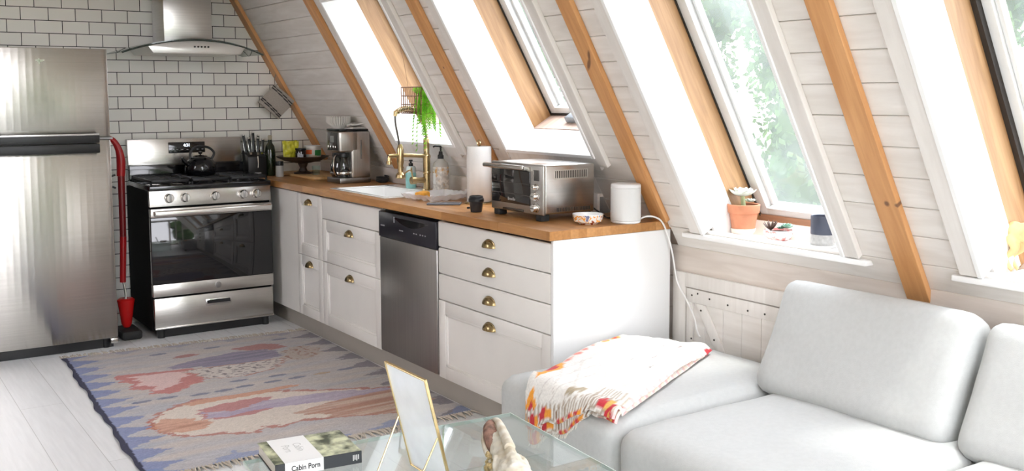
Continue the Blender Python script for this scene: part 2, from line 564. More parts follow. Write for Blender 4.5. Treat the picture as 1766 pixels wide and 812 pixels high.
# right roof slope: shiplap boards in courses, cut round the windows
PH = [(2.33, YW, 0.046), (1.17, 2.33, -0.031), (0.36, 1.17, -0.008), (-0.0235, 0.36, -0.008), (-1.21, -0.024, 0.0), (YF, -1.21, 0.002)]
def slope_boards(name, windows, material, matrix, phases=PH, back=True):
    m = MB()
    for (ya, yb, ph) in phases:
        k = -2
        while True:
            s0 = 0.584+ph+0.1157*k
            s1 = s0+0.1157
            k += 1
            if s0 > 4.33: break
            segs = [(ya, yb)]
            cuts = [(w[0]-0.03, w[1]+0.03) for w in windows if s1-0.001 > w[2]-(0.004 if w[2] < 0.6 else 0.02) and s0 < w[3]+0.02]
            for (c0, c1) in cuts:
                nx = []
                for (p, q) in segs:
                    if c1 <= p or c0 >= q: nx.append((p, q)); continue
                    if c0 > p: nx.append((p, c0))
                    if c1 < q: nx.append((c1, q))
                segs = nx
            for (p, q) in segs:
                if q-p > 0.01: m.box(0.024, 0.040, p, q, max(s0, 0.506 if ya == -0.0235 else 0.365)+0.0013, s1-0.0013, 0.0022, seg=1)
    o = m.build(name, material)
    o.matrix_world = matrix
    struct(o)
    # sheathing and roof behind the boards, with the window holes
    g = MB()
    ys = sorted([YF, YW]+[w[i]-0.03+0.06*i for w in windows for i in (0, 1)])
    for a, c in zip(ys, ys[1:]):
        w = [w for w in windows if w[0]-0.04 < (a+c)/2 < w[1]+0.04]
        if w:
            g.box(0.041, 0.26, a, c, 0.34, w[0][2]-(0.03 if w[0][2] > 0.6 else 0.10))
            g.box(0.041, 0.26, a, c, w[0][3]+0.03, 4.3)
        elif a < 0 < c:
            g.box(0.041, 0.26, a, c, 0.506, 4.3)
            g.box(0.041, 0.26, a, -0.024, 0.34, 0.506)
            g.box(0.041, 0.26, -0.024, c, 0.34, 0.432)
        else: g.box(0.041, 0.26, a, c, 0.34, 4.3)
    r = g.build('wall_slope_sheathing', backing_m, smooth=False)
    r.matrix_world = matrix
    struct(r)
slope_boards('wall_right', WIN, board_m, SLOPE)
slope_boards('wall_left', WIN[:1], board_m, MIRROR @ SLOPE, [(YF, YW, 0.0)])

# rafter faces standing proud of the boards
for i, (y0, y1) in enumerate([(3.43, YW), (2.285, 2.375), (1.125, 1.212), (-0.045, 0.040), (-1.252, -1.162), (-2.46, -2.37)]):
    o = MB().box(0.0, 0.0235, y0, y1, (0.505 if i == 3 else 0.318) if i > 2 else 0.612, 4.3, 0.0015, seg=1).build('trim_%d' % (i+1), batten_m)
    o.matrix_world = SLOPE
    struct(o, 'honey pine rafter face')
    if i < 5:
        o = MB().box(0.0, 0.0235, y0, y1, 0.32, 4.3, 0.0015, seg=1).build('trim_%d' % (i+11), batten_m)
        o.matrix_world = MIRROR @ SLOPE
        struct(o)
# brown beam along the top of the tiled wall and the loft boards over the kitchen
struct(MB().box(-2.6, -0.12, 3.44, YW, 2.115, 2.26).build('trim_7', batten_m), 'brown loft beam')
struct(MB().box(-2.5, -0.20, 1.7, 3.52, 2.262, 2.30).build('ceiling', board_m))

# knee wall on the room side, the lower backsplash ledge behind the sink
kw = MB()
for k in range(7):
    z0, z1 = 0.815-0.14*(k+1), 0.815-0.14*k
    kw.box(0.675, 0.69, YF, YW, max(z0, 0)+0.0012, z1-0.0012, 0.002, seg=1)
struct(kw.build('wall_knee', kneeb_m))
struct(MB().box(0.692, 0.73, YF, YW, 0, 0.78).build('wall_knee_backing', backing_m, smooth=False))
bs = MB().box(0.530, 0.545, 0.36, YW, 0.9265, 1.018, 0.002).box(0.546, 0.562, 0.36, YW, 1.002, 1.0175)
struct(bs.build('wall_splash_ledge', kneeb_m), 'low board ledge behind the sink')
lk = MB().box(-3.39, -3.375, YF, YW, 0, 0.81)
struct(lk.build('wall_knee_left', kneeb_m))

# ---- roof windows
wglass = glass('dusty_window_glass', (0.80, 0.815, 0.81), 0.045, (0.9, 0.95, 0.945), 0.35, 0.018)
sash_m = M('pale_sash_paint', (0.74, 0.75, 0.74), 0.35, var=0.03)
gask_m = M('dark_gasket', (0.03, 0.024, 0.02), 0.6)
lead_m = M('grey_flap_paint', (0.24, 0.26, 0.28), 0.4, 0.2)
sillwood = wood('weathered_pink_sill', (0.50, 0.36, 0.30), (0.66, 0.52, 0.44), (1, 8, 8), 4.0, 0.6)
brick_sill = wood('brown_sill_wood', (0.40, 0.20, 0.11), (0.56, 0.31, 0.19), (9, 0.8, 9), 4.0, 0.5)
def roof_window(idx, w, stool):
    y0, y1, s0, s1 = w
    root = bpy.data.objects.new('window_%d' % idx, None)
    COL.objects.link(root)
    root.matrix_world = SLOPE @ Matrix.Translation((0, (y0+y1)/2, s0))
    struct(root)
    h, L = (y1-y0)/2, s1-s0
    low = -0.09 if stool else 0
    j = MB()
    for s in (-1, 1):
        a, c = (s*h, s*(h+0.018))
        j.box(-0.006, 0.195, min(a, c), max(a, c), -0.004 if stool else -0.018, L+0.018, 0.002, seg=1)
        if stool: j.box(0.06, 0.195, min(a, c), max(a, c), low, -0.003)
    j.box(-0.006, 0.195, -h, h, L, L+0.018, 0.002, seg=1)
    if not stool: j.box(-0.006, 0.195, -h, h, -0.018, 0.0, 0.002, seg=1)
    j.build('jamb', jamb_m, root)
    # oiled pine frame deeper in
    f = MB()
    for s in (-1, 1):
        a, c = (s*(h+0.004), s*(h+0.03))
        f.box(0.196, 0.318, min(a, c), max(a, c), -0.15 if stool else -0.03, L+0.03)
    f.box(0.196, 0.318, -h, h, L, L+0.03)
    f.build('pine_frame', frame_wood, root)
    if not stool: MB().box(0.196, 0.318, -h-0.003, h+0.003, -0.03, 0.004).build('frame_sill', sillwood, root)
    zb_ = -0.13 if stool else 0.0                 # foot of the sash
    gi, ge = (0.014, 0.343) if idx == 4 else (0.0, 0.326)
    qs = ge+0.001
    g = MB()
    for s in (-1, 1):
        a, c = (s*(h-gi), s*(h+0.03))
        g.box(0.319, ge, min(a, c), max(a, c), zb_-0.03, L+0.03)
    g.box(0.319, ge, -h, h, zb_-0.03, zb_+(0.004 if stool else 0.014))
    g.box(0.319, ge, -h, h, L, L+0.03)
    g.build('gasket', gask_m, root)
    q = MB()
    for s in (-1, 1):
        a, c = (s*(h-0.045), s*(h+0.03))
        q.box(qs, 0.388, min(a, c), max(a, c), zb_-0.03, L+0.03, 0.004)
        a, c = (s*(h-0.062), s*(h-0.045))
        q.box(0.358, 0.388, min(a, c), max(a, c), zb_, L, 0.003)
    q.box(qs, 0.388, -h+0.04, h-0.04, zb_-0.02, zb_+0.045, 0.004)
    q.box(qs, 0.388, -h+0.04, h-0.04, L-0.04, L+0.03, 0.004)
    sash = q.build('sash', sash_m, root)
    MB().box(0.365, 0.370, -h+0.045, h-0.045, zb_+0.03, L-0.03).build('pane', wglass, root)
    # flat casing boards
    c = MB()
    bot = -0.062 if not stool else -0.004
    c.box(-0.001, 0.0235, h+0.018, h+0.082, bot, L+0.10, 0.002, seg=1)
    c.box(-0.001, 0.0235, -h-0.078, -h-0.018, bot, L+0.10, 0.002, seg=1)
    c.box(-0.001, 0.0235, -h-0.018, h+0.018, L+0.018, L+0.10, 0.002, seg=1)
    if not stool: c.box(0.004, 0.0235, -h-0.018, h+0.018, -0.085, -0.018, 0.002, seg=1)
    c.build('casing', casing_m, root)
    if not stool:
        # ventilation flap and white catch at the foot of the sash
        fl = MB().box(0.248, 0.338, -h+0.03, 0.13, 0.006, 0.038, 0.006)
        fo = fl.build('vent_flap', lead_m, root)
        k = MB().box(0.298, 0.338, -h+0.05, -h+0.16, 0.045, 0.062, 0.006).cyl((0.313, -h+0.10, 0.04), (0.313, -h+0.10, 0.07), 0.012)
        k.build('catch', jamb_m, fo)
        MB().box(0.312, 0.343, 0.02, 0.05, 0.015, 0.055, 0.003).box(0.319, 0.343, -h+0.2, -h+0.26, 0.015, 0.05, 0.003).build('hinge_block', gask_m, root)
    return root
for i, w in enumerate(WIN): roof_window(i+1, w, i > 1)
# window boards (stools) under the two long windows, level and set into the opening
for i, (y0, y1, ya, yb) in enumerate([(-0.94, -0.256, -1.047, -0.125), (-2.15, -1.482, -2.32, -1.372)]):
    m = MB().box(0.598, 0.66, ya, yb, 0.868, 0.8885, 0.004)
    m.box(0.63, 0.935, y0-0.005, y1+0.005, 0.862, 0.8885, 0.002)
    struct(m.build('trim_%d' % (i+8), jamb_m), 'white window board')
    m = MB().box(0.938, 0.955, y0-0.01, y1+0.01, 0.80, 0.955)
    struct(m.build('trim_%d' % (i+20), brick_sill), 'brown board at the back of the window board')

# ---- low access hatch in the knee wall
hd = bpy.data.objects.new('door_1', None)
COL.objects.link(hd)
hd.location = (0.6745, -0.5, 0.0)
struct(hd, 'low plank hatch with a diagonal brace in the knee wall')
Y = lambda y: y+0.5
m = MB()
m.box(-0.018, 0, Y(-0.090), Y(-0.012), 0, 0.703, 0.002).box(-0.018, 0, Y(-1.02), Y(-0.945), 0, 0.703, 0.002).box(-0.018, 0, Y(-0.945), Y(-0.090), 0.642, 0.703, 0.002)
m.build('frame', casing_m, hd)
plank = MB()
for k in range(8):
    a = -0.097-k*0.1045
    plank.box(-0.006, -0.001, Y(a-0.103), Y(a), 0.02, 0.638, 0.001, seg=1)
dl = plank.build('plank_panel', board_m, hd)
rl = MB().box(-0.016, -0.0065, Y(-0.938), Y(-0.097), 0.578, 0.637, 0.0015).box(-0.016, -0.0065, Y(-0.938), Y(-0.097), 0.03, 0.10, 0.0015)
rl.box(-0.016, -0.0065, Y(-0.135), Y(-0.097), 0.10, 0.578, 0.0015).box(-0.016, -0.0065, Y(-0.938), Y(-0.90), 0.10, 0.578, 0.0015)
rl.build('rail', casing_m, hd)
br_ = MB().prism([(Y(-0.152), 0.577), (Y(-0.205), 0.577), (Y(-0.52), 0.101), (Y(-0.46), 0.101)], -0.0155, -0.0067, 'x', 0.001)
br_.build('brace', casing_m, hd)
nl = MB()
for y, z in [(-0.13, 0.61), (-0.165, 0.622), (-0.235, 0.61), (-0.34, 0.602), (-0.45, 0.598), (-0.54, 0.60), (-0.64, 0.60), (-0.74, 0.60), (-0.185, 0.552), (-0.265, 0.44), (-0.13, 0.42), (-0.34, 0.32)]:
    nl.cyl((-0.0175, Y(y), z), (-0.0145, Y(y), z), 0.0042, 10)
nl.build('nail_head', gask_m, hd)

# ---- glazed gable behind the viewpoint (lights the sofa, the end panel and the steel)
m = MB()
for x0, x1, z0, z1 in [(-4.2, -3.3, 0, 2.3), (-2.1, -2.0, 0, 2.3), (-0.75, -0.65, 0, 2.3), (-0.02, 0.04, 0, 2.3), (0.04, 0.66, 1.35, 2.3), (0.66, 1.4, 0, 2.3), (-4.2, 1.4, 0, 0.1), (-4.2, 1.4, 2.2, 2.3), (-0.38, -0.32, 0, 2.3),
                       (-3.3, -2.55, 2.3, 4.6), (-0.15, 0.6, 2.3, 4.6), (-2.55, -0.15, 3.75, 4.6), (-2.55, -0.15, 2.3, 2.35)]:
    m.box(x0, x1, YF-0.1, YF, z0, z1)
struct(m.build('wall_front', board_m, smooth=False))
m = MB()
for x0, x1, z0, z1 in [(-3.3, -2.1, 0.1, 2.2), (-2.0, -0.75, 0.1, 2.2), (-0.65, -0.02, 0.1, 2.2), (0.04, 0.66, 0.1, 1.35), (-2.55, -0.15, 2.35, 3.75)]:
    m.box(x0, x1, YF-0.055, YF-0.05, z0, z1)
struct(m.build('window_5', glass('gable_glass', (0.97, 0.97, 0.96), 0, spec=0.35), smooth=False))
m = MB()
for (y0, y1, s0, s1) in WIN[:1]: m.box(0.365, 0.370, y0-0.02, y1+0.02, s0-0.02, s1+0.02)
o = m.build('window_6', MATS['gable_glass'], smooth=False)
o.matrix_world = MIRROR @ SLOPE
struct(o)

# ================================================================== KITCHEN RUN
CT = 0.926
butcher_dark, butcher_light = (0.40, 0.185, 0.062), (0.58, 0.30, 0.115)
bm_, nt, b = mk('butcher_block')
v = coords(nt)
mp2 = nt.nodes.new('ShaderNodeMapping')
mp2.inputs['Rotation'].default_value = (0, 0, PI/2)
nt.links.new(v, mp2.inputs[0])
br = nt.nodes.new('ShaderNodeTexBrick')
br.inputs['Scale'].default_value = 1
br.inputs['Brick Width'].default_value = 0.42
br.inputs['Row Height'].default_value = 0.042
br.inputs['Mortar Size'].default_value = 0.0004
br.inputs['Color1'].default_value = (0.41, 0.185, 0.055, 1)
br.inputs['Color2'].default_value = (0.56, 0.285, 0.105, 1)
br.inputs['Mortar'].default_value = (0.34, 0.15, 0.05, 1)
nt.links.new(mp2.outputs[0], br.inputs['Vector'])
c2, f2 = noise_ramp(nt, coords(nt, (12, 1.5, 12)), 6, (0.82, 0.80, 0.78), (1, 1, 1))
nt.links.new(mixc(nt, 1.0, br.outputs['Color'], c2, 'MULTIPLY'), b.inputs['Base Color'])
b.inputs['Roughness'].default_value = 0.36
SX0, SX1, SY0, SY1 = 0.05, 0.46, 1.55, 2.21
m = MB()
m.box(-0.022, 0.668, -0.02, 0.36, 0.888, CT, 0.002, seg=1)
m.box(-0.022, 0.529, 0.36, SY0, 0.888, CT, 0.0, seg=1).box(-0.022, SX0, SY0, SY1, 0.888, CT).box(SX1, 0.529, SY0, SY1, 0.888, CT)
m.box(-0.022, 0.529, SY1, 2.342, 0.888, CT).box(-0.022, 0.529, 2.343, YW-0.002, 0.888, CT)
tag(m.build('countertop', bm_, smooth=False), 'oak butcher block countertop running along the white cabinets', 'countertop')

def cup_pull(parent, y, z):
    m = MB()
    w, h, d = 0.045, 0.033, 0.025
    m.grid(lambda u, v: Vector((-0.0015-d*math.sin(PI*u)*math.sin(PI/2*v), y+w*math.cos(PI*u), z-0.012+h*math.sin(PI*u)*math.cos(PI/2*v))), 20, 10, thick=0.0018)
    m.tube([(-0.002, y+(w+0.002)*math.cos(PI*k/14), z-0.012+(h+0.002)*math.sin(PI*k/14)) for k in range(15)], 0.0025, 8)
    m.build('cup_pull', pull_m, parent)
def front(parent, name, y0, y1, z0, z1, framed=True, pull=None, pull_z=None):
    g = 0.0016
    y0, y1, z0, z1 = y0+g, y1-g, z0+g, z1-g
    m = MB()
    if framed:
        s = 0.062
        m.box(0.0, 0.02, y0, y0+s, z0, z1, 0.003).box(0.0, 0.02, y1-s, y1, z0, z1, 0.003)
        m.box(0.0, 0.02, y0+s-0.004, y1-s+0.004, z0, z0+s, 0.003).box(0.0, 0.02, y0+s-0.004, y1-s+0.004, z1-s, z1, 0.003)
        m.box(0.009, 0.02, y0+s-0.01, y1-s+0.01, z0+s-0.01, z1-s+0.01)
        b0, b1 = s-0.002, s+0.012
        m.box(0.004, 0.012, y0+b0, y0+b1, z0+b0, z1-b0, 0.003).box(0.004, 0.012, y1-b1, y1-b0, z0+b0, z1-b0, 0.003)
        m.box(0.004, 0.012, y0+b0, y1-b0, z0+b0, z0+b1, 0.003).box(0.004, 0.012, y0+b0, y1-b0, z1-b1, z1-b0, 0.003)
    else:
        m.box(0.0, 0.02, y0, y1, z0, z1, 0.007, seg=3)
    o = m.build(name, white_m, parent)
    if pull is not None: cup_pull(o, pull, pull_z)
    return o
ZB = 0.114
inch = 0.0254
ztop = 0.876
def cab(name, label, y0, y1, rows, loc_y=0):
    root = thing(name, label, 'cabinet', (0, y0, 0))
    w = y1-y0
    cb_ = MB().box(0.021, 0.52, 0.001, 0.018, ZB, ztop).box(0.021, 0.52, w-0.018, w-0.001, ZB, ztop).box(0.021, 0.52, 0.018, w-0.018, ZB, ZB+0.018)
    cb_.box(0.505, 0.52, 0.018, w-0.018, ZB+0.018, ztop)
    cb_.build('body', white_m, root, smooth=False)
    z = ztop
    for (hin, framed, kind, pull) in rows:
        z0 = z-hin*inch
        p = None
        if pull: p = w/2
        pz = (z0+z)/2+0.002 if not framed else z-0.052
        front(root, kind, 0, w, z0, z, framed, p, pz)
        z = z0
    return root
cab('drawer_cabinet', 'wide white cabinet of four drawers at the near end of the counter', 0.002, 0.914, [(5, 0, 'drawer', 1), (5, 0, 'drawer', 1), (5, 0, 'drawer', 1), (15, 1, 'drawer', 1)])
cab('sink_cabinet', 'white sink cabinet left of the dishwasher with a plain top front', 1.524, 2.286, [(5, 0, 'top_panel', 0), (10, 1, 'drawer', 1), (15, 1, 'drawer', 1)])
cab('corner_cabinet', 'narrow white cabinet with two framed fronts nearest the range', 2.286, 2.667, [(15, 1, 'door', 1), (15, 1, 'drawer', 1)])
m = MB().box(0.004, 0.5, 2.669, 3.50, ZB, ztop, 0.001)
tag(m.build('filler_panel', white_m, smooth=False), 'plain white filler panel between narrow cabinet and range', 'panel')
m = MB().box(0.0, 0.634, -0.018, 0.0005, 0.0, 0.887, 0.0015)
tag(m.build('end_panel', M('satin_white_panel', (0.84, 0.845, 0.84), 0.35, var=0.01)), 'large plain white end panel of the counter facing the sofa', 'panel')
kick_m = M('taupe_kick_board', (0.42, 0.385, 0.34), 0.5, var=0.03)
m = MB().box(0.045, 0.062, 0.002, 3.45, 0.0, ZB-0.002, 0.001)
tag(m.build('kick_board', kick_m), 'long taupe kick board under the white cabinets', 'kick board')

# ---- dishwasher
dw = thing('dishwasher', 'built-in dishwasher with steel door and black control strip', 'dishwasher', (0, 0.914, 0))
dwd = steel('dishwasher_steel', (0.36, 0.345, 0.33), 0.36, (200, 200, 1.5), 0.04)
MB().box(0.03, 0.55, 0.004, 0.606, 0.12, 0.872).build('tub', black_m, dw)
MB().box(-0.006, 0.03, 0.003, 0.607, 0.122, 0.733, 0.006).build('door', dwd, dw)
pan = M('black_control_strip', (0.012, 0.011, 0.018), 0.3, var=0.1)
cp = MB().box(-0.010, 0.03, 0.003, 0.607, 0.735, 0.868, 0.004)
cpo = cp.build('control_panel', pan, dw)
m = MB()
t = [(0.07+0.37*k/16, 0.847-0.036*math.sin(PI*k/16)) for k in range(17)]
m.prism(t+[(0.44, 0.849), (0.07, 0.849)], -0.0115, -0.0095, 'x')
m.build('handle_pocket', blackgl_m, cpo)
grey_mark = M('grey_print', (0.35, 0.35, 0.37), 0.5)
m = MB()
MB().box(-0.0125, -0.010, 0.425, 0.433, 0.822, 0.852).build('latch_mark', grey_mark, cpo)
m.bm.free()
MB().box(-0.0112, -0.0100, 0.540, 0.580, 0.792, 0.799).build('panel_print', grey_mark, cpo)
for y in (0.335, 0.35, 0.365, 0.10, 0.125, 0.15, 0.19, 0.215): MB().box(-0.0112, -0.0100, y, y+0.010, 0.786, 0.791).build('panel_print', grey_mark, cpo)

# ---- refrigerator
fr = thing('refrigerator', 'tall stainless steel top-freezer refrigerator at the left', 'refrigerator', (-1.40, 2.87, 0))
fst = brushed('fridge_steel', (0.43, 0.405, 0.375), 0.22, 0.92, 0.03)
side_m = M('fridge_side_grey', (0.36, 0.37, 0.36), 0.45)
MB().box(-0.36, 0.362, 0.075, 0.62, 0.04, 1.725, 0.004).build('body', side_m, fr)
def curved_door(z0, z1):
    m = MB()
    n = 20
    pts = [(-0.36+0.72*k/n, 0.012*((2*k/n-1)**2)) for k in range(n+1)]
    pts += [(0.36, 0.07), (-0.36, 0.07)]
    m.prism(pts, z0, z1, 'z', 0.004)
    return m
fz = brush_uv(curved_door(1.238, 1.74).build('freezer_door', fst, fr, angle=25))
fd = brush_uv(curved_door(0.062, 1.226).build('fridge_door', fst, fr, angle=25))
def fhandle(z0, z1, parent):
    h = MB().box(-0.358, 0.292, -0.040, 0.0, z0, z1, 0.006)
    return h.build('handle', M('handle_black', (0.012, 0.013, 0.013), 0.38), parent)
h1 = fhandle(1.207, 1.258, fz)
MB().box(-0.358, 0.290, -0.0425, -0.030, 1.250, 1.262, 0.003).build('handle_trim', steel('handle_steel', (0.6, 0.6, 0.6), 0.25), h1)
h2 = fhandle(1.150, 1.204, fd)
MB().box(0.30, 0.37, -0.004, 0.06, 1.227, 1.237).build('hinge', side_m, fr)
MB().box(0.315, 0.358, 0.0, 0.05, 0.03, 0.06, 0.005).build('hinge', chrome_m, fr)
MB().box(-0.36, 0.34, 0.05, 0.11, 0.0, 0.055).cyl((0.30, 0.06, 0.0), (0.30, 0.06, 0.05), 0.02).build('foot_grille', black_m, fr)
m = MB()
m.box(0.006-0.025, 0.006+0.02, -0.002, 0.003, 1.700, 1.704).box(-0.003, 0.001, -0.002, 0.003, 1.680, 1.712)
m.box(-0.010, 0.016, -0.002, 0.003, 1.692, 1.695)
m.build('badge', chrome_m, fz, loc=(0.0, 0.0, -0.03))

# ---- upright cleaner in the gap
uc = thing('upright_cleaner', 'slim red cleaner with curved handle wedged between refrigerator and range', 'cleaner', (-0.968, 3.13, 0))
red_m = M('glossy_red_plastic', (0.34, 0.008, 0.010), 0.28, var=0.1)
MB().tube([(-0.035, 0, 1.228), (0.0, 0, 1.205), (0.028, 0, 1.15), (0.038, 0, 1.08), (0.034, 0, 0.99)], [0.012, 0.017, 0.021, 0.026, 0.024], 14, 6).build('handle', red_m, uc)
MB().tube([(0.036, 0, 0.99), (0.034, 0, 0.62)], [0.021, 0.019], 12).build('upper_tube', M('dark_red_plastic', (0.16, 0.006, 0.008), 0.3), uc)
MB().tube([(0.034, 0, 0.62), (0.022, 0, 0.34)], [0.020, 0.018], 12).build('wand', red_m, uc)
MB().lathe([(0.018, 0), (0.030, 0.02), (0.045, 0.13), (0.052, 0.17), (0.04, 0.18), (0, 0.18)], (0.035, 0, 0.06), 24).build('dust_cup', M('bright_red_plastic', (0.60, 0.012, 0.012), 0.25), uc)
MB().tube([(0.022, -0.012, 0.34), (0.03, -0.02, 0.27), (0.028, -0.025, 0.235)], 0.007, 10, 4).build('release_lever', chrome_m, uc)
MB().box(-0.02, 0.10, -0.12, 0.10, 0.0, 0.055, 0.015).build('floor_head', rubber_m, uc)
MB().tube([(0.0, -0.01, 1.0), (-0.03, -0.012, 0.985), (-0.032, -0.012, 0.94), (0.0, -0.01, 0.92)], 0.006, 8, 4).build('clip', black_m, uc)

# ---- gas range
rg = thing('gas_range', 'stainless and black freestanding gas range with oven window', 'range', (-0.438, 2.95, 0))
rst = brushed('range_steel', (0.58, 0.56, 0.53), 0.26, 0.7)
MB().box(-0.378, 0.378, 0.03, 0.55, 0.045, 0.90).build('body', M('matt_black_side', (0.006, 0.006, 0.006), 0.75, spec=0.15), rg)
m = MB().box(-0.379, 0.379, -0.005, 0.50, 0.902, 0.934, 0.006)
m.build('cooktop', blackgl_m, rg)
cpn = brush_uv(MB().prism([(0.0, 0.806), (0.03, 0.806), (0.03, 0.903), (0.008, 0.903)], -0.378, 0.378, 'x', 0.002).build('control_panel', rst, rg))
for x in (-0.262, -0.166, 0.018, 0.196, 0.284):
    k = MB()
    k.lathe([(0.0, 0.0), (0.030, 0.0), (0.030, 0.006), (0.026, 0.008), (0.025, 0.028), (0.022, 0.032), (0, 0.032)], (0, 0, 0), 28)
    kb = k.build('knob', chrome_m, cpn)
    kb.matrix_basis = Matrix.Translation((x, 0.004, 0.856)) @ Matrix.Rotation(PI/2, 4, 'X')
    MB().box(-0.0045, 0.0045, -0.024, 0.024, 0.030, 0.042, 0.003).build('grip', steel_d, kb)
od = MB().box(-0.378, 0.378, -0.012, 0.03, 0.742, 0.795, 0.004)
odo = brush_uv(od.build('oven_door', rst, rg))
brush_uv(MB().box(-0.378, 0.378, -0.012, 0.03, 0.258, 0.334, 0.003).build('lower_rail', rst, odo))
og = M('oven_black_glass', (0.010, 0.010, 0.011), 0.05, var=0.1, coat=0.5)
MB().box(-0.378, 0.378, -0.010, 0.03, 0.335, 0.741, 0.002).build('oven_window', og, odo)
hb = MB().box(-0.365, 0.365, -0.062, -0.042, 0.752, 0.788, 0.009, seg=3)
for s in (-1, 1): hb.box(s*0.352-0.012, s*0.352+0.012, -0.05, -0.010, 0.756, 0.784, 0.004)
hb.build('door_handle', M('bright_handle_steel', (0.78, 0.76, 0.73), 0.18, 1.0, 0.03), odo)
bd = MB().lathe([(0.0, 0.002), (0.016, 0.002), (0.019, 0.0015), (0.019, 0.0)], (0, 0, 0), 28).build('badge', steel_d, odo)
bd.matrix_basis = Matrix.Translation((0.018, -0.0115, 0.298)) @ Matrix.Rotation(PI/2, 4, 'X')
m = MB()
m.tube([(0.014*math.cos(2*PI*k/20), 0.014*math.sin(2*PI*k/20), 0.0024) for k in range(21)], 0.0012, 6)
m.tube([(0.008*math.cos(a)*(1 if a < 5 else .6), 0.007*math.sin(a), 0.0024) for a in [0.4+0.28*k for k in range(18)]], 0.0009, 6)
m.build('monogram', chrome_m, bd)
dr = MB().box(-0.374, 0.374, -0.010, 0.03, 0.062, 0.248, 0.004)
dr.box(-0.374, 0.374, -0.016, -0.006, 0.058, 0.068, 0.002)
dro = brush_uv(dr.build('drawer', rst, rg))
MB().box(-0.062, 0.098, -0.0125, -0.0095, 0.172, 0.213, 0.0012).build('pull_rim', chrome_m, dro)
MB().box(-0.055, 0.091, -0.0135, -0.0124, 0.186, 0.207).build('pull_recess', black_m, dro)
for x in (-0.33, 0.33): MB().cyl((x, 0.03, 0), (x, 0.03, 0.05), 0.022).build('foot', rubber_m, rg)
MB().box(-0.35, 0.35, 0.03, 0.06, 0.0, 0.045).build('toe_panel', black_m, rg)
# back guard with clock
bg = brush_uv(MB().prism([(0.50, 1.03), (0.56, 1.03), (0.56, 1.196), (0.515, 1.196)], -0.376, 0.368, 'x', 0.004).build('back_guard', rst, rg))
MB().box(-0.376, 0.368, 0.475, 0.56, 0.90, 1.0295, 0.004).build('vent_riser', blackgl_m, rg)
tilt = math.atan2(0.015, 0.166)
dsp = MB().box(-0.118, 0.122, -0.003, 0.004, -0.036, 0.036, 0.003).build('display', blackgl_m, bg)
dsp.matrix_basis = Matrix.Translation((0, 0.510, 1.135)) @ Matrix.Rotation(-tilt, 4, 'X')
text('clock_digits', '4:31', 0.026, M('lit_digits', (0.8, 0.9, 1), emit=(0.75, 0.88, 1.0), emit_s=2.5), dsp, basis((1, 0, 0), (0, 0, 1), (0, -1, 0), (0.002, -0.0036, 0.014)))
for k in range(7):
    MB().box(-0.10+0.033*k, -0.088+0.033*k, -0.0036, -0.003, -0.016, -0.012).build('key_print', grey_mark, dsp)
# cast grates: three sections
for gi, (x0, x1) in enumerate([(-0.365, -0.125), (-0.118, 0.118), (0.125, 0.365)]):
    g = MB()
    for y in (0.02, 0.235, 0.45): g.box(x0, x1, y, y+0.012, 0.950, 0.966, 0.002)
    for x in (x0, x1-0.012): g.box(x, x+0.012, 0.02, 0.462, 0.950, 0.966, 0.002)
    for y in (0.12, 0.34):
        g.box((x0+x1)/2-0.006, (x0+x1)/2+0.006, y-0.08, y+0.09, 0.952, 0.966, 0.002).box(x0+0.03, x1-0.03, y-0.006, y+0.006, 0.952, 0.966, 0.002)
    for x in (x0+0.006, x1-0.006):
        for y in (0.026, 0.456): g.cyl((x, y, 0.934), (x, y, 0.95), 0.007, 8)
    g.build('grate', M('cast_iron', (0.018, 0.018, 0.02), 0.42, 0.3), rg)
    for y in (0.12, 0.34):
        MB().lathe([(0.0, 0.016), (0.030, 0.014), (0.034, 0.008), (0.045, 0.0)], ((x0+x1)/2, y, 0.934), 20).build('burner_cap', black_m, rg)

# ---- kettle on the back burner
kt = thing('kettle', 'round black kettle standing on the rear burner of the range', 'kettle', (-0.415, 3.24, 0.966))
MB().lathe([(0, 0), (0.082, 0), (0.094, 0.014), (0.098, 0.045), (0.088, 0.085), (0.062, 0.112), (0.045, 0.118), (0, 0.118)], n=36).build('body', blackgl_m, kt)
MB().lathe([(0, 0.128), (0.012, 0.138), (0.014, 0.148), (0, 0.154)], n=20).lathe([(0.046, 0.117), (0.04, 0.124), (0, 0.13)], n=28).build('lid', blackgl_m, kt)
MB().tube([(-0.082, -0.02, 0.07), (-0.11, -0.03, 0.09), (-0.125, -0.034, 0.118)], [0.018, 0.013, 0.009], 14, 5).build('spout', blackgl_m, kt)
MB().tube([(0.07, 0.0, 0.10), (0.088, 0, 0.14), (0.05, 0, 0.176), (-0.02, 0, 0.182), (-0.06, 0, 0.15), (-0.066, 0, 0.106)], 0.008, 10, 6).build('handle', black_m, kt)

# ---- range hood
hoodx = -0.463
hd_ = thing('range_hood', 'stainless chimney hood with a curved glass canopy above the range', 'range hood', (hoodx, YW, 1.72))
MB().box(-0.151, 0.151, -0.27, -0.002, 0.085, 0.395, 0.002).box(-0.147, 0.147, -0.266, -0.002, 0.395, 0.55, 0.002).build('chimney', steel('hood_steel', (0.58, 0.56, 0.53), 0.3, (1.5, 1.5, 200)), hd_)
n = 24
arc = lambda x: 0.098-0.083*(x/0.44)**2
m = MB()
up_ = [(-0.30+0.6*k/n, arc(-0.30+0.6*k/n)-0.007) for k in range(n+1)]
m.prism([(-0.27, 0.012)]+up_+[(0.27, 0.012)], -0.46, -0.003, 'y', 0.002)
hbody = m.build('canopy_body', M('canopy_satin', (0.66, 0.645, 0.62), 0.35, 0.85, 0.03), hd_)
m = MB()
m.grid(lambda u, v: Vector((-0.44+0.88*u, -0.003-v*(0.40+0.075*math.cos(PI*(u-0.5))), arc(-0.44+0.88*u))), 40, 8, thick=0.006)
m.build('glass_canopy', glass('smoky_hood_glass', (0.62, 0.68, 0.66), 0.0, spec=0.5), hd_)
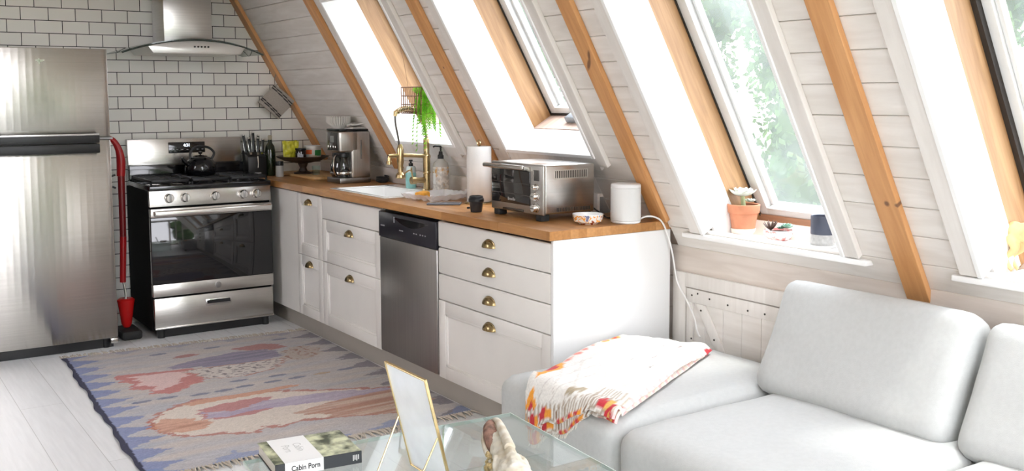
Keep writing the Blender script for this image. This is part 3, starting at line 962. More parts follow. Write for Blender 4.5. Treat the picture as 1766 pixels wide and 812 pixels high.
m = MB()
m.tube([(-0.44+0.88*u/40, -0.003-(0.40+0.075*math.cos(PI*(u/40-0.5))), arc(-0.44+0.88*u/40)-0.003) for u in range(41)], 0.0030, 8)
m.build('glass_edge', M('dark_glass_edge', (0.05, 0.06, 0.055), 0.2), hd_)
m = MB()
for k in range(5): m.cyl((-0.02+0.021*k, -0.466, 0.055), (-0.02+0.021*k, -0.459, 0.055), 0.0058, 12)
m.build('button', black_m, hbody)

# ================================================================== THINGS ON THE COUNTER AND WALL
CZ = CT+0.0006
# ---- striped pot holder on the rafter hook
ph = thing('pot_holder', 'cream pot holder with dark stripes hanging askew on the tile wall', 'pot holder', (0.170, 3.405, 1.432))
def ph_f(u, v):
    a, c = (u-0.5)*0.185, (v-0.5)*0.17
    d = Vector((a*0.767+c*0.70, 0, -a*0.64+c*0.714))
    d.y = -0.012*math.cos(PI*(u-0.5))+0.006*math.sin(v*7)
    return d
mb = MB().grid(ph_f, 40, 40, thick=0.011)
pm = vcol('striped_cotton', 0.95, 0.3, 400)
o = mb.build('cloth', pm, ph)
ca = o.data.color_attributes.new('weave', 'FLOAT_COLOR', 'POINT')
for i, v in enumerate(o.data.vertices):
    c = (v.co.x*0.70+v.co.z*0.714)/0.17+0.5
    dark = any(abs(c-q) < 0.022 for q in (0.12, 0.20, 0.78, 0.87))
    ca.data[i].color = (0.03, 0.03, 0.035, 1) if dark else (0.40, 0.355, 0.31, 1)
MB().tube([ph_f(0.02, 1.0)+Vector((0, 0, 0)), Vector((-0.012, 0.0, 0.155)), Vector((-0.002, -0.0, 0.185))], 0.003, 8, 5).build('loop', M('loop_cord', (0.3, 0.26, 0.22), 0.9), ph)

# ---- knife block with six knives standing in it
kbx = thing('knife_block', 'black knife block beside the range against the tiles', 'knife block', (0.008, 3.43, CZ))
MB().prism([(-0.06, 0), (0.06, 0), (0.06, 0.175), (-0.06, 0.135)], -0.062, 0.066, 'x', 0.005).build('body', M('black_block_wood', (0.012, 0.011, 0.011), 0.4), kbx)
MB().box(-0.018, 0.026, -0.0625, -0.060, 0.02, 0.028).build('mark', grey_mark, kbx)
hand_m = M('knife_handle_black', (0.015, 0.015, 0.015), 0.35)
ki = 0
for (x, y, L, tl, lab) in [(-0.045, 0.02, 0.13, -0.10, 'leftmost tall knife handle in the black block'), (-0.028, -0.02, 0.11, -0.06, 'second knife from the left in the black block'),
                          (0.008, 0.03, 0.145, 0.05, 'tallest knife rising at the middle of the black block'), (0.020, -0.025, 0.11, 0.06, 'knife just right of the middle of the block'),
                          (0.036, 0.022, 0.125, 0.09, 'second knife from the right in the black block'), (0.050, -0.02, 0.10, 0.14, 'rightmost shorter knife in the black block')]:
    k = thing('knife', lab, 'knife', (0.008+x, 3.43+y, CZ+0.15), 0, 'knives in the black block')
    k.rotation_euler = (-0.18, tl, 0)
    MB().tube([(0, 0, 0.012), (0.001, 0, 0.05), (0, 0, L-0.02), (0.003, 0, L)], [0.009, 0.0105, 0.0105, 0.008], 10, 4).build('handle', hand_m, k)
    MB().box(-0.0115, -0.0085, -0.004, 0.004, 0.015, L-0.01, 0.001).cyl((0, 0, L-0.004), (0.002, 0, L+0.004), 0.009).build('steel_tang', chrome_m, k)
    MB().box(-0.008, 0.008, -0.001, 0.001, -0.06, 0.013).build('blade', chrome_m, k)

sc = thing('kitchen_scissors', 'steel scissors tucked in the front of the black knife block', 'scissors', (0.012, 3.363, CZ+0.09))
MB().tube([(0, 0, 0.05), (0.0, -0.004, 0.0), (-0.002, -0.004, -0.03)], [0.007, 0.005, 0.006], 10, 4).build('handle', chrome_m, sc)

# ---- oil bottle and salt shaker
ob = thing('oil_bottle', 'tall dark green oil bottle right of the knife block', 'bottle', (0.112, 3.40, CZ))
MB().lathe([(0, 0), (0.033, 0), (0.036, 0.006), (0.036, 0.165), (0.030, 0.20), (0.015, 0.225), (0.0135, 0.262), (0.0, 0.262)], n=28).build('body', M('dark_green_bottle', (0.012, 0.018, 0.007), 0.08, coat=0.6), ob)
MB().lathe([(0.0142, 0.245), (0.0142, 0.272), (0.010, 0.276), (0, 0.276)], n=20).build('cap', M('tan_cork', (0.42, 0.36, 0.25), 0.7), ob)
ss = thing('salt_shaker', 'small clear shaker with black lid right of the oil bottle', 'shaker', (0.128, 3.275, CZ))
MB().lathe([(0, 0), (0.025, 0), (0.027, 0.004), (0.026, 0.075), (0, 0.075)], n=24).build('jar', M('pale_salt_jar', (0.42, 0.41, 0.39), 0.3), ss)
MB().lathe([(0.027, 0.075), (0.028, 0.078), (0.027, 0.104), (0, 0.106)], n=24).build('lid', black_m, ss)

# ---- chopping board and the dark pedestal dish
cbo = MB().box(0.20, 0.495, 2.86, 3.49, CZ, CZ+0.018, 0.004)
tag(cbo.build('chopping_board', wood('light_board', (0.50, 0.28, 0.11), (0.64, 0.40, 0.18), (10, 1, 10), 4)), 'flat wooden chopping board in the corner under the dark dish', 'board')
DX, DY, DZ = 0.268, 3.205, CZ+0.0185
pd = thing('pedestal_dish', 'dark wooden footed dish holding jars in the corner', 'dish', (DX, DY, DZ))
darkw = wood('walnut_dark', (0.018, 0.010, 0.006), (0.045, 0.026, 0.015), (6, 6, 1), 5, 0.45)
MB().lathe([(0, 0.072), (0.05, 0.074), (0.12, 0.088), (0.172, 0.112), (0.178, 0.120), (0.168, 0.121), (0.12, 0.102), (0.05, 0.092), (0, 0.090)], n=48).build('bowl', darkw, pd)
MB().lathe([(0, 0), (0.062, 0), (0.064, 0.008), (0.03, 0.018), (0.022, 0.04), (0.035, 0.074), (0, 0.074)], n=32).build('foot', darkw, pd)
top = DZ+0.0905
jr = thing('jam_jar', 'short dark jar with a silver label on the pedestal dish', 'jar', (DX-0.045, DY-0.075, top+0.006))
MB().lathe([(0, 0), (0.034, 0), (0.037, 0.005), (0.037, 0.058), (0.034, 0.066), (0, 0.066)], n=28).build('body', M('dark_jam_glass', (0.015, 0.008, 0.006), 0.12, coat=0.5), jr)
MB().lathe([(0.036, 0.067), (0.037, 0.069), (0.037, 0.080), (0, 0.081)], n=28).build('lid', black_m, jr)
MB().grid(lambda u, v: Vector((0.0376*math.cos(-2.6+1.1*u), 0.0376*math.sin(-2.6+1.1*u), 0.018+0.028*v+0.006*math.sin(6*u))), 12, 3).build('label', grey_mark, jr)
tb = thing('food_tub', 'white tub with orange and green label on the dark dish', 'tub', (DX+0.055, DY-0.045, top+0.003))
MB().lathe([(0, 0), (0.050, 0), (0.053, 0.004), (0.056, 0.080), (0, 0.080)], n=36).build('body', M('white_tub', (0.62, 0.60, 0.56), 0.4), tb)
MB().lathe([(0.058, 0.078), (0.059, 0.082), (0.058, 0.096), (0.05, 0.099), (0, 0.099)], n=36).build('lid', M('white_tub_lid', (0.66, 0.64, 0.60), 0.4), tb)
def lab(a0, a1, z0, z1, colr, nm):
    MB().grid(lambda u, v: Vector(((0.0545+0.0024*(z0+(z1-z0)*v)/0.08)*math.cos(a0+(a1-a0)*u), (0.0545+0.0024*(z0+(z1-z0)*v)/0.08)*math.sin(a0+(a1-a0)*u), z0+(z1-z0)*v)), 14, 4).build('label_patch', M(nm, colr, 0.5), tb)
lab(-3.1, -2.1, 0.040, 0.070, (0.75, 0.14, 0.04), 'label_orange')
lab(-1.75, -0.8, 0.030, 0.068, (0.03, 0.20, 0.05), 'label_green')
lab(-2.5, -1.5, 0.010, 0.034, (0.55, 0.42, 0.30), 'label_tan')
yp = thing('snack_packet', 'crumpled yellow green packet leaning behind the dark jar', 'packet', (DX-0.085, DY+0.0, top+0.008))
mb = MB()
mb.grid(lambda u, v: Vector(((u-0.5)*(0.10+0.02*v), -0.012*math.sin(PI*u)*math.sin(PI*v)+0.008*noise.noise(Vector((u*6, v*6, 1))), 0.125*v+0.006*noise.noise(Vector((u*9, 3, v*3))))), 16, 16, thick=0.02)
mb.build('pouch', M('yellow_green_film', (0.50, 0.46, 0.03), 0.35, var=0.25, scale=30), yp)
gj = thing('drinking_glass', 'small clear glass standing under the rim of the dark dish', 'glass', (0.30, 3.06, CZ+0.0185))
MB().lathe([(0, 0), (0.024, 0), (0.028, 0.06), (0.026, 0.06), (0.022, 0.006), (0, 0.006)], n=24).build('tumbler', glass('tumbler_glass', (0.9, 0.95, 0.93), spec=0.5), gj)

# ---- coffee maker
cmr = math.radians(1)
cm = thing('coffee_maker', 'stainless drip coffee maker with glass carafe near the corner', 'coffee maker', (0.330, 2.600, CZ), cmr)
cst = steel('coffee_steel', (0.56, 0.54, 0.51), 0.32, (200, 200, 2), 0.05)
m = MB().box(-0.030, 0.10, -0.098, 0.098, 0.03, 0.325, 0.012, seg=3).box(-0.112, 0.02, -0.098, 0.098, 0.195, 0.325, 0.012, seg=3)
m.build('housing', cst, cm)
MB().box(-0.112, 0.10, -0.098, 0.098, 0.0, 0.034, 0.006).build('base', steel_d, cm)
MB().box(-0.110, 0.098, -0.096, 0.096, 0.326, 0.338, 0.004).build('top_lid', black_m, cm)
mo = MB().box(-0.1155, -0.111, -0.07, 0.07, 0.205, 0.318, 0.002).build('control_panel', M('smoky_panel', (0.05, 0.045, 0.04), 0.25), cm)
m = MB()
m.box(-0.1175, -0.115, -0.026, 0.026, 0.255, 0.295)
mo2 = m.build('clock_window', M('lcd_grey', (0.16, 0.17, 0.15), 0.3), mo)
m = MB()
for y in (-0.05, -0.02, 0.02, 0.05): m.cyl((-0.119, y, 0.228), (-0.115, y, 0.228), 0.006, 12)
m.build('button', chrome_m, mo)
MB().box(0.030, 0.040, -0.0995, -0.0975, 0.15, 0.27, 0.001).build('water_gauge', M('dark_gauge', (0.16, 0.155, 0.15), 0.2), cm)
cf_ = MB().lathe([(0, 0), (0.066, 0), (0.074, 0.02), (0.076, 0.07), (0.062, 0.115), (0.058, 0.125), (0, 0.125)], (-0.048, 0, 0.036), 36)
cfo = cf_.build('carafe', M('dark_coffee_glass', (0.014, 0.012, 0.011), 0.04, coat=0.7), cm)
MB().lathe([(0.06, 0.125), (0.064, 0.128), (0.062, 0.15), (0, 0.153)], (-0.048, 0, 0.036), 36).build('carafe_lid', black_m, cfo)
MB().tube([(-0.10, -0.055, 0.175), (-0.145, -0.095, 0.165), (-0.155, -0.105, 0.10), (-0.125, -0.075, 0.055)], [0.010, 0.011, 0.010, 0.007], 10, 6).build('carafe_handle', black_m, cfo)
MB().tube([(-0.102, -0.062, 0.180), (-0.152, -0.105, 0.168), (-0.163, -0.113, 0.10), (-0.132, -0.083, 0.052)], [0.004]*4, 8, 6).build('handle_strip', chrome_m, cfo)
MB().lathe([(0.077, 0.018), (0.078, 0.02), (0.078, 0.032), (0.077, 0.034)], (-0.048, 0, 0.036), 36).build('carafe_band', chrome_m, cfo)
fb = thing('coffee_filters', 'stack of white fluted paper filters on top of coffee maker', 'coffee filters', (0.275, 2.635, CZ+0.3385))
m = MB()
for L in range(6):
    m.grid(lambda u, v: Vector(((0.040+0.035*v)*(1+0.05*math.sin(30*2*PI*u)*v)*math.cos(2*PI*u), (0.040+0.035*v)*(1+0.05*math.sin(30*2*PI*u)*v)*math.sin(2*PI*u), 0.002+0.006*L+0.042*v)), 120, 5)
m.lathe([(0.0, 0.0), (0.040, 0.0), (0.041, 0.02), (0.0, 0.036)], n=40)
m.build('paper', M('filter_paper', (0.66, 0.63, 0.58), 0.9), fb)
fc = thing('folded_cloth', 'folded white cloth lying on top of the coffee maker', 'cloth', (0.365, 2.575, CZ+0.3385), 0.15)
m = MB()
prof = [(-0.058, 0.006), (0.03, 0.007), (0.055, 0.012), (0.062, 0.022), (0.05, 0.032), (0.015, 0.026), (-0.03, 0.020), (-0.058, 0.020)]
m.grid(lambda u, v: (lambda k, f: Vector((prof[k][0]*(1-f)+prof[min(k+1, 7)][0]*f, (v-0.5)*0.10+0.004*math.sin(u*9), prof[k][1]*(1-f)+prof[min(k+1, 7)][1]*f+0.002*math.sin(v*8))))(min(int(u*7), 6), u*7-min(int(u*7), 6)), 42, 14, thick=0.009)
m.build('cotton', M('white_cotton', (0.66, 0.63, 0.59), 0.95, bmp=0.3, bscale=300), fc)
cc = thing('power_adapter', 'small black adapter with coiled lead right of coffee maker', 'adapter', (0.478, 2.44, CZ))
MB().tube([(0.035*math.cos(k*0.5)+0.004*k/40, 0.045*math.sin(k*0.5), 0.006+0.0009*k) for k in range(40)], 0.005, 8).build('lead', black_m, cc)
MB().box(-0.02, 0.02, -0.025, 0.025, 0.0, 0.035, 0.004).build('body', black_m, cc)
wo = thing('wall_outlet', 'white outlet plate low on the slope behind the coffee maker', 'outlet', mat=SLOPE @ Matrix.Translation((0.024, 2.57, 0.66)))
MB().box(-0.006, -0.0003, -0.037, 0.037, -0.058, 0.058, 0.002).build('plate', M('outlet_white', (0.7, 0.68, 0.65), 0.4), wo)
MB().box(-0.0075, -0.006, -0.017, 0.017, 0.008, 0.04, 0.002).box(-0.0075, -0.006, -0.017, 0.017, -0.04, -0.008, 0.002).build('socket', M('socket_grey', (0.5, 0.48, 0.46), 0.4), wo)

# ---- ceramic sink
cer = M('white_ceramic', (0.86, 0.86, 0.85), 0.12, var=0.01, coat=0.4)
sk = thing('kitchen_sink', 'white ceramic sink let into the oak countertop under window', 'sink', (0.25, 1.88, CT))
m = MB()
ha, hb_ = 0.185, 0.312
m.box(-0.218, -ha, -0.35, 0.35, 0.0003, 0.006, 0.0025, seg=2).box(0.12, 0.228, -0.35, 0.35, 0.0003, 0.006, 0.0025, seg=2)
m.box(-0.19, 0.125, -0.35, -hb_, 0.0003, 0.006, 0.0025, seg=2).box(-0.19, 0.125, hb_, 0.35, 0.0003, 0.006, 0.0025, seg=2)
m.build('rim', cer, sk)
m = MB()
m.box(-0.195, -ha, -0.322, 0.322, -0.20, 0.0).box(0.12, 0.135, -0.322, 0.322, -0.20, 0.0).box(-0.19, 0.13, -0.322, -hb_, -0.20, 0.0).box(-0.19, 0.13, hb_, 0.322, -0.20, 0.0)
m.box(-0.195, 0.135, -0.322, 0.322, -0.21, -0.195)
m.build('basin', cer, sk, smooth=False)
MB().lathe([(0, 0.004), (0.035, 0.004), (0.042, 0.0), (0, 0.0)], (-0.02, 0, -0.195), 24).build('drain', chrome_m, sk)

# ---- brass bridge faucet with spring spout (local y points out over the basin)
fz0 = CT+0.0064
fa = thing('faucet', 'tall brass pull-down faucet with coiled spring at the sink', 'faucet', (0.392, 1.715, fz0), PI/2)
MB().lathe([(0, 0), (0.030, 0), (0.030, 0.008), (0.020, 0.014), (0.0195, 0.10), (0.0225, 0.104), (0.0225, 0.110), (0.0205, 0.112), (0.0205, 0.195), (0.0225, 0.197), (0.0225, 0.203), (0.0205, 0.205), (0.0165, 0.212), (0.0165, 0.27), (0.0175, 0.274), (0.0175, 0.296), (0.013, 0.30), (0, 0.30)], n=28).build('post', brass_m, fa)
arch = [(0, 0, 0.29), (0.0, 0.010, 0.36), (0, 0.038, 0.425), (0.0, 0.085, 0.463), (0, 0.140, 0.466), (0, 0.185, 0.447)]
MB().tube(arch, 0.006, 10, 10).build('inner_hose', M('hose_grey', (0.22, 0.20, 0.17), 0.4, 0.4), fa)
A_ = [Vector(p) for p in arch]
def spl(t):
    n_ = len(A_)-1
    i = min(int(t*n_), n_-1); u = t*n_-i
    p0, p1, p2, p3 = A_[max(i-1, 0)], A_[i], A_[i+1], A_[min(i+2, n_)]
    return 0.5*((2*p1)+(p2-p0)*u+(2*p0-5*p1+4*p2-p3)*u*u+(3*p1-p0-3*p2+p3)*u**3)
turns, per = 26, 12
path = []
for k in range(turns*per+1):
    t = k/(turns*per)*0.97
    c = spl(t); d = (spl(min(t+0.01, 1))-spl(max(t-0.01, 0))).normalized()
    s = d.cross(Vector((1, 0, 0))).normalized(); q = d.cross(s)
    a = 2*PI*k/per
    path.append(c+(s*math.cos(a)+q*math.sin(a))*0.0135)
MB().tube(path, 0.0027, 6).build('spring', brass_m, fa)
MB().tube([(0, 0.178, 0.452), (0, 0.192, 0.446), (0, 0.195, 0.425)], [0.014, 0.013, 0.010], 16).build('end_collar', brass_m, fa)
MB().tube([(0, 0.195, 0.43), (0, 0.192, 0.38), (0, 0.178, 0.31), (0, 0.170, 0.25)], 0.0055, 8, 5).build('hose', M('dark_hose', (0.09, 0.08, 0.065), 0.4), fa)
MB().lathe([(0, 0.250), (0.010, 0.250), (0.014, 0.240), (0.019, 0.222), (0.019, 0.15), (0.015, 0.13), (0.015, 0.095), (0.026, 0.082), (0.027, 0.066), (0.022, 0.060), (0, 0.060)], (0, 0.166, 0.02), 24).build('spray_head', brass_m, fa)
MB().tube([(0, 0.145, 0.105), (-0.02, 0.115, 0.125), (-0.015, 0.095, 0.085)], 0.004, 8, 5).build('spray_lever', brass_m, fa)
MB().tube([(0, -0.02, 0.196), (0, 0.08, 0.205), (0, 0.17, 0.208), (0.0, 0.240, 0.205)], 0.0115, 14, 6).tube([(0, 0.232, 0.206), (0, 0.236, 0.170)], 0.011, 14).lathe([(0.012, 0), (0.016, 0.002), (0.016, 0.018), (0.012, 0.02)], (0, 0.236, 0.160), 20).build('spout_arm', brass_m, fa)
MB().tube([(0, 0.015, 0.065), (0, 0.07, 0.065), (0, 0.071, 0.065), (0, 0.10, 0.065)], [0.016, 0.016, 0.021, 0.021], 20).build('valve', brass_m, fa)
MB().tube([(0, 0.088, 0.075), (-0.01, 0.10, 0.11), (-0.012, 0.105, 0.14)], [0.006, 0.005, 0.004], 10, 5).build('lever', brass_m, fa)

# ---- soap bottles
def pump(parent, z, colr):
    m = MB()
    m.lathe([(0, 0), (0.017, 0), (0.017, 0.018), (0.012, 0.024), (0.010, 0.04), (0.005, 0.042), (0.005, 0.062), (0.010, 0.064), (0.010, 0.072), (0, 0.074)], (0, 0, z), 20)
    m.tube([(0, 0, z+0.068), (-0.025, 0.018, z+0.070), (-0.034, 0.024, z+0.064)], 0.0045, 8, 4)
    m.build('pump', colr, parent)
sb = thing('soap_dispenser', 'large patterned clear soap bottle with black pump by faucet', 'bottle', (0.424, 1.612, CT+0.0066))
pat, nt, b = mk('floral_soap_label')
c, f = noise_ramp(nt, coords(nt, (1, 1, 1)), 60, (0.50, 0.46, 0.42), (0.76, 0.72, 0.66), 0.42, 0.58)
vo = nt.nodes.new('ShaderNodeTexNoise'); vo.inputs['Scale'].default_value = 22
nt.links.new(coords(nt, (1, 1, 0.9), (3, 1, 2)), vo.inputs['Vector'])
r = nt.nodes.new('ShaderNodeValToRGB'); r.color_ramp.elements[0].position = 0.55; r.color_ramp.elements[1].position = 0.62
nt.links.new(vo.outputs[0], r.inputs[0])
nt.links.new(mixc(nt, r.outputs[0], c, (0.55, 0.30, 0.08)), b.inputs['Base Color'])
b.inputs['Roughness'].default_value = 0.2; b.inputs['Coat Weight'].default_value = 0.5
MB().lathe([(0, 0), (0.041, 0), (0.045, 0.005), (0.045, 0.145), (0.040, 0.165), (0.022, 0.182), (0.018, 0.188), (0, 0.188)], n=36).build('body', M('clear_soap_body', (0.70, 0.66, 0.60), 0.15, trans=0.4, coat=0.4), sb)
MB().lathe([(0.0455, 0.008), (0.0458, 0.01), (0.0458, 0.142), (0.0455, 0.144)], n=36).build('label', pat, sb)
MB().grid(lambda u, v: Vector((0.0463*math.cos(-3.3+0.5*u), 0.0463*math.sin(-3.3+0.5*u), 0.05+0.06*v)), 6, 2).build('label_panel', M('white_label', (0.75, 0.75, 0.73), 0.5), sb)
pump(sb, 0.188, black_m)
bs_ = thing('hand_soap', 'pale blue soap bottle with black cap left of faucet post', 'bottle', (0.415, 1.945, CT+0.0066))
MB().lathe([(0, 0), (0.029, 0), (0.031, 0.004), (0.031, 0.085), (0.029, 0.092), (0, 0.092)], n=28).build('body', M('aqua_liquid', (0.30, 0.62, 0.60), 0.15, coat=0.4), bs_)
MB().lathe([(0.0295, 0.092), (0.030, 0.095), (0.030, 0.115), (0.024, 0.128), (0, 0.128)], n=28).build('shoulder', M('clear_shoulder', (0.62, 0.70, 0.69), 0.2), bs_)
MB().lathe([(0.011, 0.128), (0.013, 0.130), (0.013, 0.145), (0.006, 0.147), (0.006, 0.155), (0.012, 0.157), (0.011, 0.165), (0, 0.166)], n=18).build('cap', black_m, bs_)

# ---- clear tray with an orange sponge; phone beside it
clear_m = M('milky_clear_plastic', (0.90, 0.91, 0.93), 0.15, var=0.02, alpha=0.42, coat=0.4)
tr = thing('plastic_tray', 'crinkled clear plastic tray lying across the near end of the sink', 'tray', (0.255, 1.345, CT+0.0012), 0.15)
def tray_f(u, v):
    x, y = (u-0.5)*0.30, (v-0.5)*0.27
    e = max(abs(u-0.5), abs(v-0.5))*2
    z = 0.001+0.030*max(0, (e-0.78)/0.22)**1.2
    z += 0.008*noise.noise(Vector((u*9, v*9, 2)))*(1 if e > 0.6 else 0.15)+0.003
    if u > 0.75 and v < 0.35: z += 0.022*noise.noise(Vector((u*14, v*14, 5)))+0.012
    return Vector((x, y, max(z, 0.0012)))
MB().grid(tray_f, 40, 40, thick=0.001).build('film', clear_m, tr)
spn = thing('sponge', 'small orange sponge sitting in the clear tray', 'sponge', (0.205, 1.43, CT+0.0062), 0.3)
MB().cushion(-0.035, 0.035, -0.025, 0.025, 0, 0.03, 0.008, 0.1, 10, wr=0.006).build('foam', M('orange_foam', (0.78, 0.36, 0.05), 0.9, var=0.15, scale=60, bmp=0.6, bscale=120), spn)
pho = thing('phone', 'grey phone lying face up at the counter edge by the tray', 'phone', (0.150, 1.105, CT+0.0008), math.radians(-38))
MB().box(-0.085, 0.085, -0.040, 0.040, 0, 0.010, 0.005, seg=3).build('case', M('grey_phone_case', (0.16, 0.17, 0.20), 0.3), pho)
MB().box(-0.08, 0.08, -0.036, 0.036, 0.0098, 0.0106, 0.0003).build('screen', M('phone_glass', (0.03, 0.035, 0.045), 0.04, coat=0.5), pho)

# ---- black cup, paper towels
bc = thing('coffee_cup', 'small black lidded cup on the counter before the toaster oven', 'cup', (0.108, 0.738, CZ))
MB().lathe([(0, 0), (0.025, 0), (0.027, 0.004), (0.0335, 0.052), (0, 0.052)], n=32).build('body', M('charcoal_cup', (0.022, 0.022, 0.024), 0.3), bc)
MB().lathe([(0.0345, 0.048), (0.0365, 0.050), (0.0365, 0.062), (0.0335, 0.066), (0.031, 0.076), (0.027, 0.077), (0.025, 0.070), (0, 0.070)], n=32).build('lid', black_m, bc)
MB().box(-0.045, -0.031, 0.004, 0.014, 0.016, 0.026, 0.003).build('tab', black_m, bc)
pt = thing('paper_towel_holder', 'brass paper towel stand left of the toaster oven', 'holder', (0.325, 1.055, CZ))
MB().lathe([(0, 0), (0.075, 0), (0.077, 0.003), (0.075, 0.009), (0, 0.010)], n=40).build('base', brass_m, pt)
MB().cyl((0, 0, 0.009), (0, 0, 0.292), 0.005, 12).build('rod', brass_m, pt)
MB().tube([(0, 0.0, 0.288), (0, 0.012, 0.298), (0, 0.013, 0.312), (0, 0, 0.320), (0, -0.013, 0.312), (0, -0.012, 0.298), (0, 0, 0.288)], 0.0035, 8, 5).build('loop', brass_m, pt)
pr = thing('paper_towel_roll', 'white paper towel roll on the brass stand', 'paper towel', (0.325, 1.055, CZ+0.0105))
MB().lathe([(0.02, 0), (0.061, 0), (0.0625, 0.003), (0.0625, 0.275), (0.061, 0.278), (0.02, 0.278), (0.02, 0.0)], n=48).build('paper', M('paper_white', (0.80, 0.785, 0.76), 0.95, bmp=0.25, bscale=180), pr)
MB().lathe([(0.0195, 0.0), (0.0195, 0.277), (0.0175, 0.277), (0.0175, 0.0)], n=24).build('core', M('card_core', (0.45, 0.34, 0.22), 0.9), pr)

# ---- toaster oven
to = thing('toaster_oven', 'large stainless toaster oven on the counter by the speaker', 'toaster oven', (0.14, 0.445, CZ))
tst = steel('toaster_steel', (0.64, 0.625, 0.60), 0.26, (2, 200, 200), 0.05)
m = MB().box(0.006, 0.278, -0.203, 0.203, 0.030, 0.244, 0.008, seg=3)
m.build('shell', tst, to)
MB().box(-0.006, 0.012, -0.204, 0.204, 0.026, 0.246, 0.007, seg=3).build('front_frame', M('toaster_front_grey', (0.40, 0.385, 0.36), 0.3, 0.85), to)
dg = MB().box(-0.010, -0.004, -0.112, 0.192, 0.062, 0.214, 0.002).build('glass_door', M('smoked_oven_glass', (0.018, 0.016, 0.015), 0.05, coat=0.5), to)
m = MB()
for z in (0.105, 0.155): m.box(-0.0115, -0.0095, -0.108, 0.188, z, z+0.003)
m.build('rack_line', M('rack_glint', (0.14, 0.13, 0.125), 0.25, 0.8), dg)
h = MB().box(-0.058, -0.040, -0.118, 0.200, 0.220, 0.240, 0.007, seg=3)
for y in (-0.105, 0.187): h.prism([(-0.048, 0.222), (-0.048, 0.238), (-0.006, 0.232), (-0.006, 0.210)], y-0.008, y+0.008, 'y', 0.002)
h.build('door_handle', M('toaster_handle', (0.55, 0.53, 0.50), 0.22, 1.0, 0.03), dg)
text('maker_mark', 'Breville', 0.020, M('pale_print', (0.45, 0.44, 0.43), 0.4), dg, basis((0, -1, 0), (0, 0, 1), (-1, 0, 0), (-0.0105, 0.03, 0.082)))
for k, (z, rr) in enumerate([(0.148, 0.013), (0.108, 0.0185), (0.058, 0.0185)]):
    kn = MB().lathe([(0, 0), (rr+0.003, 0), (rr+0.003, 0.004), (rr, 0.006), (rr*0.92, 0.022), (rr*0.8, 0.025), (0, 0.025)], n=28).build('knob', chrome_m, to)
    kn.matrix_basis = Matrix.Translation((-0.006, -0.158, z)) @ Matrix.Rotation(-PI/2, 4, 'Y')
    MB().box(-0.002, 0.002, -rr*0.8, rr*0.8, 0.0245, 0.0275, 0.0008).build('pointer', steel_d, kn)
MB().box(-0.0085, -0.005, -0.178, -0.138, 0.175, 0.222, 0.002).build('display', M('toaster_lcd', (0.09, 0.085, 0.08), 0.2), to)
MB().box(-0.0095, -0.008, -0.140, -0.136, 0.180, 0.222).build('display_edge', chrome_m, to)
vent = MB()
for k in range(18): vent.box(0.060+0.0098*k, 0.0655+0.0098*k, -0.2042, -0.2015, 0.186, 0.218, 0.0008, seg=1)
vent.build('vent_slots', M('vent_black', (0.03, 0.028, 0.026), 0.6), to)
MB().box(0.056, 0.240, -0.2036, -0.2026, 0.182, 0.222).build('vent_plate', M('vent_plate_steel', (0.74, 0.725, 0.69), 0.35, 0.9), to)
vent = MB()
for k in range(22): vent.box(0.070+0.0085*k, 0.0735+0.0085*k, -0.2042, -0.2015, 0.040, 0.056, 0.0006, seg=1)
vent.build('lower_vent', MATS['vent_black'], to)
MB().box(-0.012, -0.004, -0.06, 0.10, 0.030, 0.040, 0.002).build('crumb_tray', M('tray_dark', (0.10, 0.085, 0.07), 0.35, 0.8), to)
for x in (0.02, 0.25):
    for y in (-0.165, 0.165): MB().box(x-0.022, x+0.022, y-0.022, y+0.022, 0, 0.031, 0.004).build('foot', rubber_m, to)

# ---- painted bowl and speaker
pb = thing('painted_bowl', 'small white dish with orange flowers before the speaker', 'bowl', (0.262, 0.092, CZ))
flo, nt, b = mk('painted_floral_glaze')
n1 = nt.nodes.new('ShaderNodeTexNoise'); n1.inputs['Scale'].default_value = 38; n1.inputs['Detail'].default_value = 1
nt.links.new(coords(nt), n1.inputs['Vector'])
r = nt.nodes.new('ShaderNodeValToRGB')
r.color_ramp.interpolation = 'CONSTANT'
e = r.color_ramp.elements
e[0].position = 0; e[0].color = (0.30, 0.07, 0.03, 1)
e[1].position = 0.38; e[1].color = (0.80, 0.77, 0.72, 1)
for p_, c_ in ((0.52, (0.85, 0.35, 0.04, 1)), (0.585, (0.80, 0.77, 0.72, 1)), (0.66, (0.20, 0.22, 0.35, 1))):
    q = e.new(p_); q.color = c_
nt.links.new(n1.outputs[0], r.inputs[0]); nt.links.new(r.outputs[0], b.inputs['Base Color'])
b.inputs['Roughness'].default_value = 0.15; b.inputs['Coat Weight'].default_value = 0.5
MB().lathe([(0, 0.0), (0.040, 0.0), (0.044, 0.004), (0.060, 0.012), (0.066, 0.038), (0.0665, 0.041)], n=48).build('wall', flo, pb)
MB().lathe([(0.0665, 0.041), (0.066, 0.043), (0.062, 0.040), (0.056, 0.015), (0.035, 0.008), (0, 0.007)], n=48).build('inside', cer, pb)
sp_ = thing('speaker', 'white rounded cylindrical speaker at the end of the counter', 'speaker', (0.418, 0.030, CZ))
fab = M('speaker_fabric', (0.68, 0.68, 0.665), 0.85, var=0.02, bmp=0.3, bscale=500)
MB().lathe([(0.062, 0.012), (0.0648, 0.014), (0.0648, 0.150), (0.062, 0.152)], n=56).build('grille', fab, sp_)
MB().lathe([(0, 0), (0.058, 0), (0.0635, 0.004), (0.0645, 0.011), (0.062, 0.012)], n=56).lathe([(0.062, 0.151), (0.0645, 0.153), (0.064, 0.163), (0.060, 0.168), (0, 0.168)], n=56).build('casing', M('speaker_white', (0.76, 0.76, 0.75), 0.4), sp_)
cord_m = M('white_cord', (0.80, 0.79, 0.77), 0.45)
